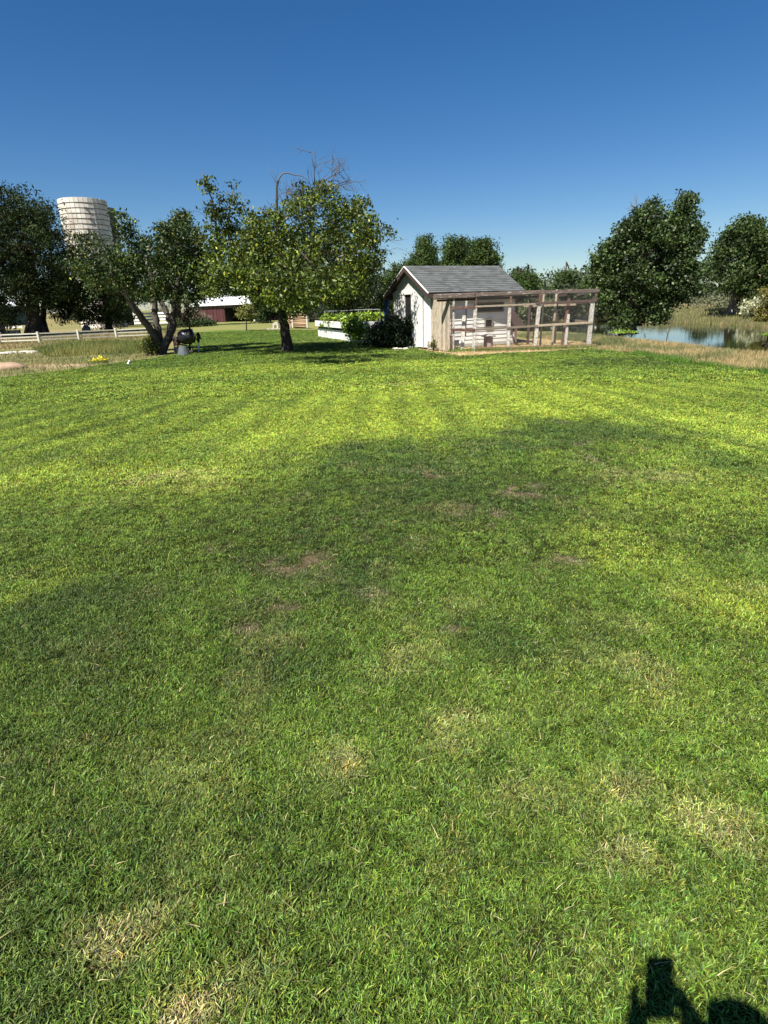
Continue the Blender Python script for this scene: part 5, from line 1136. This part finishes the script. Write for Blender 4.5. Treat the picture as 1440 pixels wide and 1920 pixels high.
# pale stones, dirt mound, block
for i, (x, y, r, lab) in enumerate([(3, 665, .32, 'largest pale stone lying in the weeds at the left edge'), (12, 664, .2, 'small pale stone just right of the largest one'), (20, 663.5, .17, 'second small pale stone in the weeds at the left edge'), (28, 663, .15, 'rightmost of the small round pale stones by the left edge'), (48, 661.5, .42, 'long flat pale stone in the weeds'), (60, 661.5, .30, 'flat pale stone touching the long flat one on its right')]):
    g = G(x, y); g.z = gz1(g.x, g.y); tagm('pale_stone', MB().blob(g+ZZ*.03, (r, r*.7, .11), .2, 9, 6, i), M_['stone'], lab, 'stone', g, 'pale stones in the weeds')
g = G(10, 690); mb = MB(); mb.blob(g-ZZ*.03, (.75, .5, .22), .12, 14, 8, 8); tagm('dirt_mound', mb, M_['terra'], 'low mound of pinkish dirt by the lawn at the left edge', 'dirt mound', g, smooth=True)
g = G(6, 632); d = hd(g); zt = D(6, 603, d).z; tagm('concrete_block', MB().box(g+ZZ*zt/2-Vector((.3, 0, 0)), (.95, .8, zt)), M_['pinkblock'], 'pinkish concrete block pillar behind the rail fence at the left edge', 'block', g)
g = G(24, 629); d = hd(g); zt = D(24, 619, d).z; tagm('low_wall', MB().box(g+ZZ*zt/2, (1.6, .3, zt)), M_['concrete'], 'low dark grey wall right of the pinkish block', 'wall', g)
g = G(163, 624); d = hd(g); mb = MB(); mb.blob(g+ZZ*.35, (.42, .4, .42), .08, 12, 8, 2); tagm('boulder', mb, M_['concrete'], 'round grey boulder in the shade behind the rail fence', 'boulder', g, smooth=True)
g = G(80, 622); d = hd(g); t = thing('yard_lamp', 'thin grey lamp pole with a white round head under the dark trees', 'lamp', g); part('pole', MB().tube([g, D(82, 567, d)], [.05, .035], 7), M_['galv'], t); part('lamp_head', MB().blob(D(82, 567, d), (.16, .16, .12), .02, 10, 6), M_['whiteclean'], t, True)
# yellow flowers and two golf-ball sized white things
g = G(187, 681); n = 260; P = np.stack([g.x+rng.normal(0, .20, n), g.y+rng.normal(0, .25, n), np.full(n, 0.)], 1)
me, _ = blades('p', P, .08+.12*rng.random(n), np.full(n, .014), np.array([[.12, .18, .04]])*np.ones((n, 1)), lean=.4)
t = thing('yellow_flowers', 'low clump of yellow flowers at the lawn edge on the left', 'flowers', g)
me2 = me.copy(); me2.transform(Matrix.Translation(-g)); link('stalks', me2, M_['blade'], t)['kind'] = 'stuff'
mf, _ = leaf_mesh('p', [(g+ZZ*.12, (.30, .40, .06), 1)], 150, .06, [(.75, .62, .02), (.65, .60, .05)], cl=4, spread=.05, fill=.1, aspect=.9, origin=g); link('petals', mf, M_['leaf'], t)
for x, y, lab in ((243, 680.5, 'small white ball on the lawn edge, the right and farther of two'), (241, 684.5, 'small white ball on the lawn edge, the left and nearer of two')):
    g = G(x, y); tagm('white_ball', MB().blob(g+ZZ*.05, .045, .02, 10, 7), M_['whiteclean'], lab, 'ball', g, smooth=True)
# rocks along the shed's foot
for i, (x, y) in enumerate([(741, 655.5), (750, 656), (768, 652.5), (760, 655.5)]):
    g = G(x, y); tagm('edging_stone', MB().blob(g+ZZ*.02, (.14, .10, .06), .2, 8, 5, 20+i), M_['stone'], ['leftmost pale stone under the dark shrub', 'second pale stone from the left under the dark shrub', 'pale stone under the dark shrub nearest the shed door', 'third pale stone from the left under the dark shrub'][i], 'stone', g, 'pale stones under the dark shrub')
# rowing boat drawn up across the pond
bb = G(1081, 603.5, WZ); db_ = hd(bb); bx = (G(1098, 603, WZ)-G(1066, 604, WZ)); Lb = bx.length; bx.normalize(); by = Vector((-bx.y, bx.x, 0)); V = []; ns = 11
boat = MB(); prof = []
for i in range(ns):
    q = i/(ns-1)*2-1; wdt = .55*(1-abs(q)**2.6)+.03; sh_ = .42+.32*q**4; prof.append([bb+bx*q*Lb/2-by*wdt+ZZ*sh_, bb+bx*q*Lb/2-by*wdt*.6+ZZ*.12, bb+bx*q*Lb/2+ZZ*.0+ZZ*.2*q**4, bb+bx*q*Lb/2+by*wdt*.6+ZZ*.12, bb+bx*q*Lb/2+by*wdt+ZZ*sh_])
b0 = len(boat.v)
for r in prof: boat.v += r
for i in range(ns-1):
    for k in range(4): a = b0+i*5+k; boat.f.append((a, a+5, a+6, a+1))
t = thing('rowing_boat', 'small white rowing boat lying at the far shore seen through the wire pen', 'boat', bb)
o = part('hull', boat, M_['whiteclean'], t, True); s_ = o.modifiers.new('thick', 'SOLIDIFY'); s_.thickness = .05
for q in (-.3, .3): part('seat', MB().bar(bb+bx*q*Lb/2-by*.45+ZZ*.35, bb+bx*q*Lb/2+by*.45+ZZ*.35, .25, .04), M_['brown_wood'], t)
# snag in the water
g = G(1250, 641, WZ); sn = MB(); random.seed(9); spray(g-ZZ*.1, (.1, 0, 1), 1.0, .03, 2, sn, .5); tagm('dead_snag', sn, M_['bark'], 'thin dark dead branch sticking up at the near water edge', 'branch', g)
random.seed(12)
for i, (x, y) in enumerate([(1294, 652), (1322, 655), (1353, 655), (1403, 655)]):
    pass
# dark blades standing in for dark reflections at the near edge of the water
x, y = strip_pts([tuple(G(a, b, WZ)[:2]) for a, b in ((1285, 645), (1340, 652), (1365, 655), (1440, 662), (1440, 650), (1385, 648), (1340, 650), (1300, 640))], 1500); n = len(x)
f = fbm(x, y, .6, 900); k = f > .68; x = x[k]; y = y[k]; n = len(x)
me, _ = blades('dark_reflection_blades', np.stack([x, y, np.full(n, WZ-.05)], 1), .2+.45*rng.random(n), np.full(n, .02), np.array([[.05, .07, .02]])*np.ones((n, 1)), lean=.15); stuff('dark_reflection_blades', me, 'blade')
# tree outside the frame at the left whose shade touches the lawn
# ================================================================== the photographer, whose shadow falls at the lower right
pho = thing('phone', 'black phone held upright in front of the face to take the picture', 'phone', Vector(CAM)-Vector((0, 0, .06)))
fwd = Vector(FW); rt = Vector(RT); up_ = Vector(UP)
pc = Vector(CAM)-fwd*.012-rt*.022-up_*.050
Mph = Matrix((rt, up_, -fwd)).transposed()
part('case', MB().box(pc, (.074, .150, .010), Mph), M_['black'], pho, bevel=.003)
def skin(name, joints, edges, m, parent, root=0, sub=2):
    me = bpy.data.meshes.new(name); og = wloc(parent); me.from_pydata([tuple(Vector(j[0])-og) for j in joints], edges, []); me.update()
    o = link(name, me, m, parent); sk_ = o.modifiers.new('skin', 'SKIN'); sk_.use_smooth_shade = True
    for i, j in enumerate(joints): r = j[1]; me.skin_vertices[0].data[i].radius = r if hasattr(r, '__len__') else (r, r)
    me.skin_vertices[0].data[root].use_root = True
    sb_ = o.modifiers.new('sub', 'SUBSURF'); sb_.levels = sub; sb_.render_levels = sub; return o
SX, SY = .035, -.30
def q(x, y, z): return Vector((x, y, z))
per = thing('person', 'person in grey shirt and jeans standing behind the camera holding up a phone', 'person', q(SX, SY-.05, 0))
hc = q(SX+.015, SY+.06, 1.645)
J = [(q(SX, SY, .95), .15), (q(SX, SY, 1.15), .15), (q(SX, SY, 1.36), .17), (q(SX, SY, 1.48), .07), (q(SX+.01, SY+.02, 1.545), .055),
     (q(SX-.19, SY, 1.41), .065), (q(SX-.24, SY+.04, 1.20), .05), (q(SX-.13, SY+.20, 1.40), .034), (q(SX+.19, SY, 1.41), .065), (q(SX+.24, SY+.04, 1.20), .05), (q(SX+.04, SY+.20, 1.40), .034),
     (q(SX-.10, SY, .90), .11), (q(SX-.11, SY, .50), .07), (q(SX-.12, SY-.03, .09), .048), (q(SX-.13, SY+.12, .045), .04), (q(SX+.10, SY, .90), .11), (q(SX+.11, SY, .50), .07), (q(SX+.12, SY-.03, .09), .048), (q(SX+.13, SY+.12, .045), .04)]
Ed = [(0, 1), (1, 2), (2, 3), (3, 4), (2, 5), (5, 6), (6, 7), (2, 8), (8, 9), (9, 10), (0, 11), (11, 12), (12, 13), (13, 14), (0, 15), (15, 16), (16, 17), (17, 18)]
skin('body', J, Ed, M_['shirt'], per)
part('head', MB().blob(hc+q(0, 0, .02), (.078, .098, .118), .0, 18, 12), M_['skin'], per, True)
part('hair', MB().blob(hc+q(0, -.018, .045), (.086, .098, .108), .03, 18, 10), M_['hair'], per, True)
part('nose', MB().tube([hc+q(0, .095, .03), hc+q(0, .118, .0), hc+q(0, .10, -.012)], [.008, .015, .008], 6), M_['skin'], per, True)
for s in (-1, 1):
    part('eye', MB().blob(hc+q(s*.032, .088, .03), .011, 0, 8, 6), M_['dark'], per, True); part('ear', MB().blob(hc+q(s*.08, -.005, .01), (.012, .022, .032), 0, 8, 6), M_['skin'], per, True)
    # hand: palm and five fingers closing on the phone's edge
    wr = q(SX-.13, SY+.20, 1.40) if s < 0 else q(SX+.04, SY+.20, 1.40)
    edge = pc+rt*(s*.037)-up_*.045
    Jh = [(wr, .027), ((wr+edge)/2+q(s*.012, -.01, 0), (.034, .020)), (edge+rt*(s*.02)-fwd*.02, (.032, .017))]; Eh = [(0, 1), (1, 2)]
    for i in range(4):
        b = edge+rt*(s*.022)+up_*(.025-.02*i)-fwd*.015; L1 = (.030, .034, .032, .026)[i]; Jh += [(b, .0095), (b+fwd*L1+rt*(s*.002), .0085), (b+fwd*(L1+.006)-rt*(s*.022), .0075)]; k = len(Jh); Eh += [(2, k-3), (k-3, k-2), (k-2, k-1)]
    b = edge+rt*(s*.012)+up_*.01-fwd*.03; Jh += [(b, .011), (b-rt*(s*.025)+up_*.02+fwd*.008, .009)]; k = len(Jh); Eh += [(1, k-2), (k-2, k-1)]
    skin('hand', Jh, Eh, M_['skin'], per, 0, 1)
part('jeans', MB().tube([q(SX, SY, .98), q(SX, SY, .84)], [.175, .165], 16), M_['denim'], per, True)
for s in (-1, 1): part('trouser_leg', MB().tube([q(SX+s*.09, SY, .90), q(SX+s*.11, SY, .50), q(SX+s*.12, SY-.02, .10)], [.115, .085, .068], 14), M_['denim'], per, True); part('shoe', MB().blob(q(SX+s*.125, SY+.04, .05), (.055, .14, .055), .0, 12, 8), M_['black'], per, True)
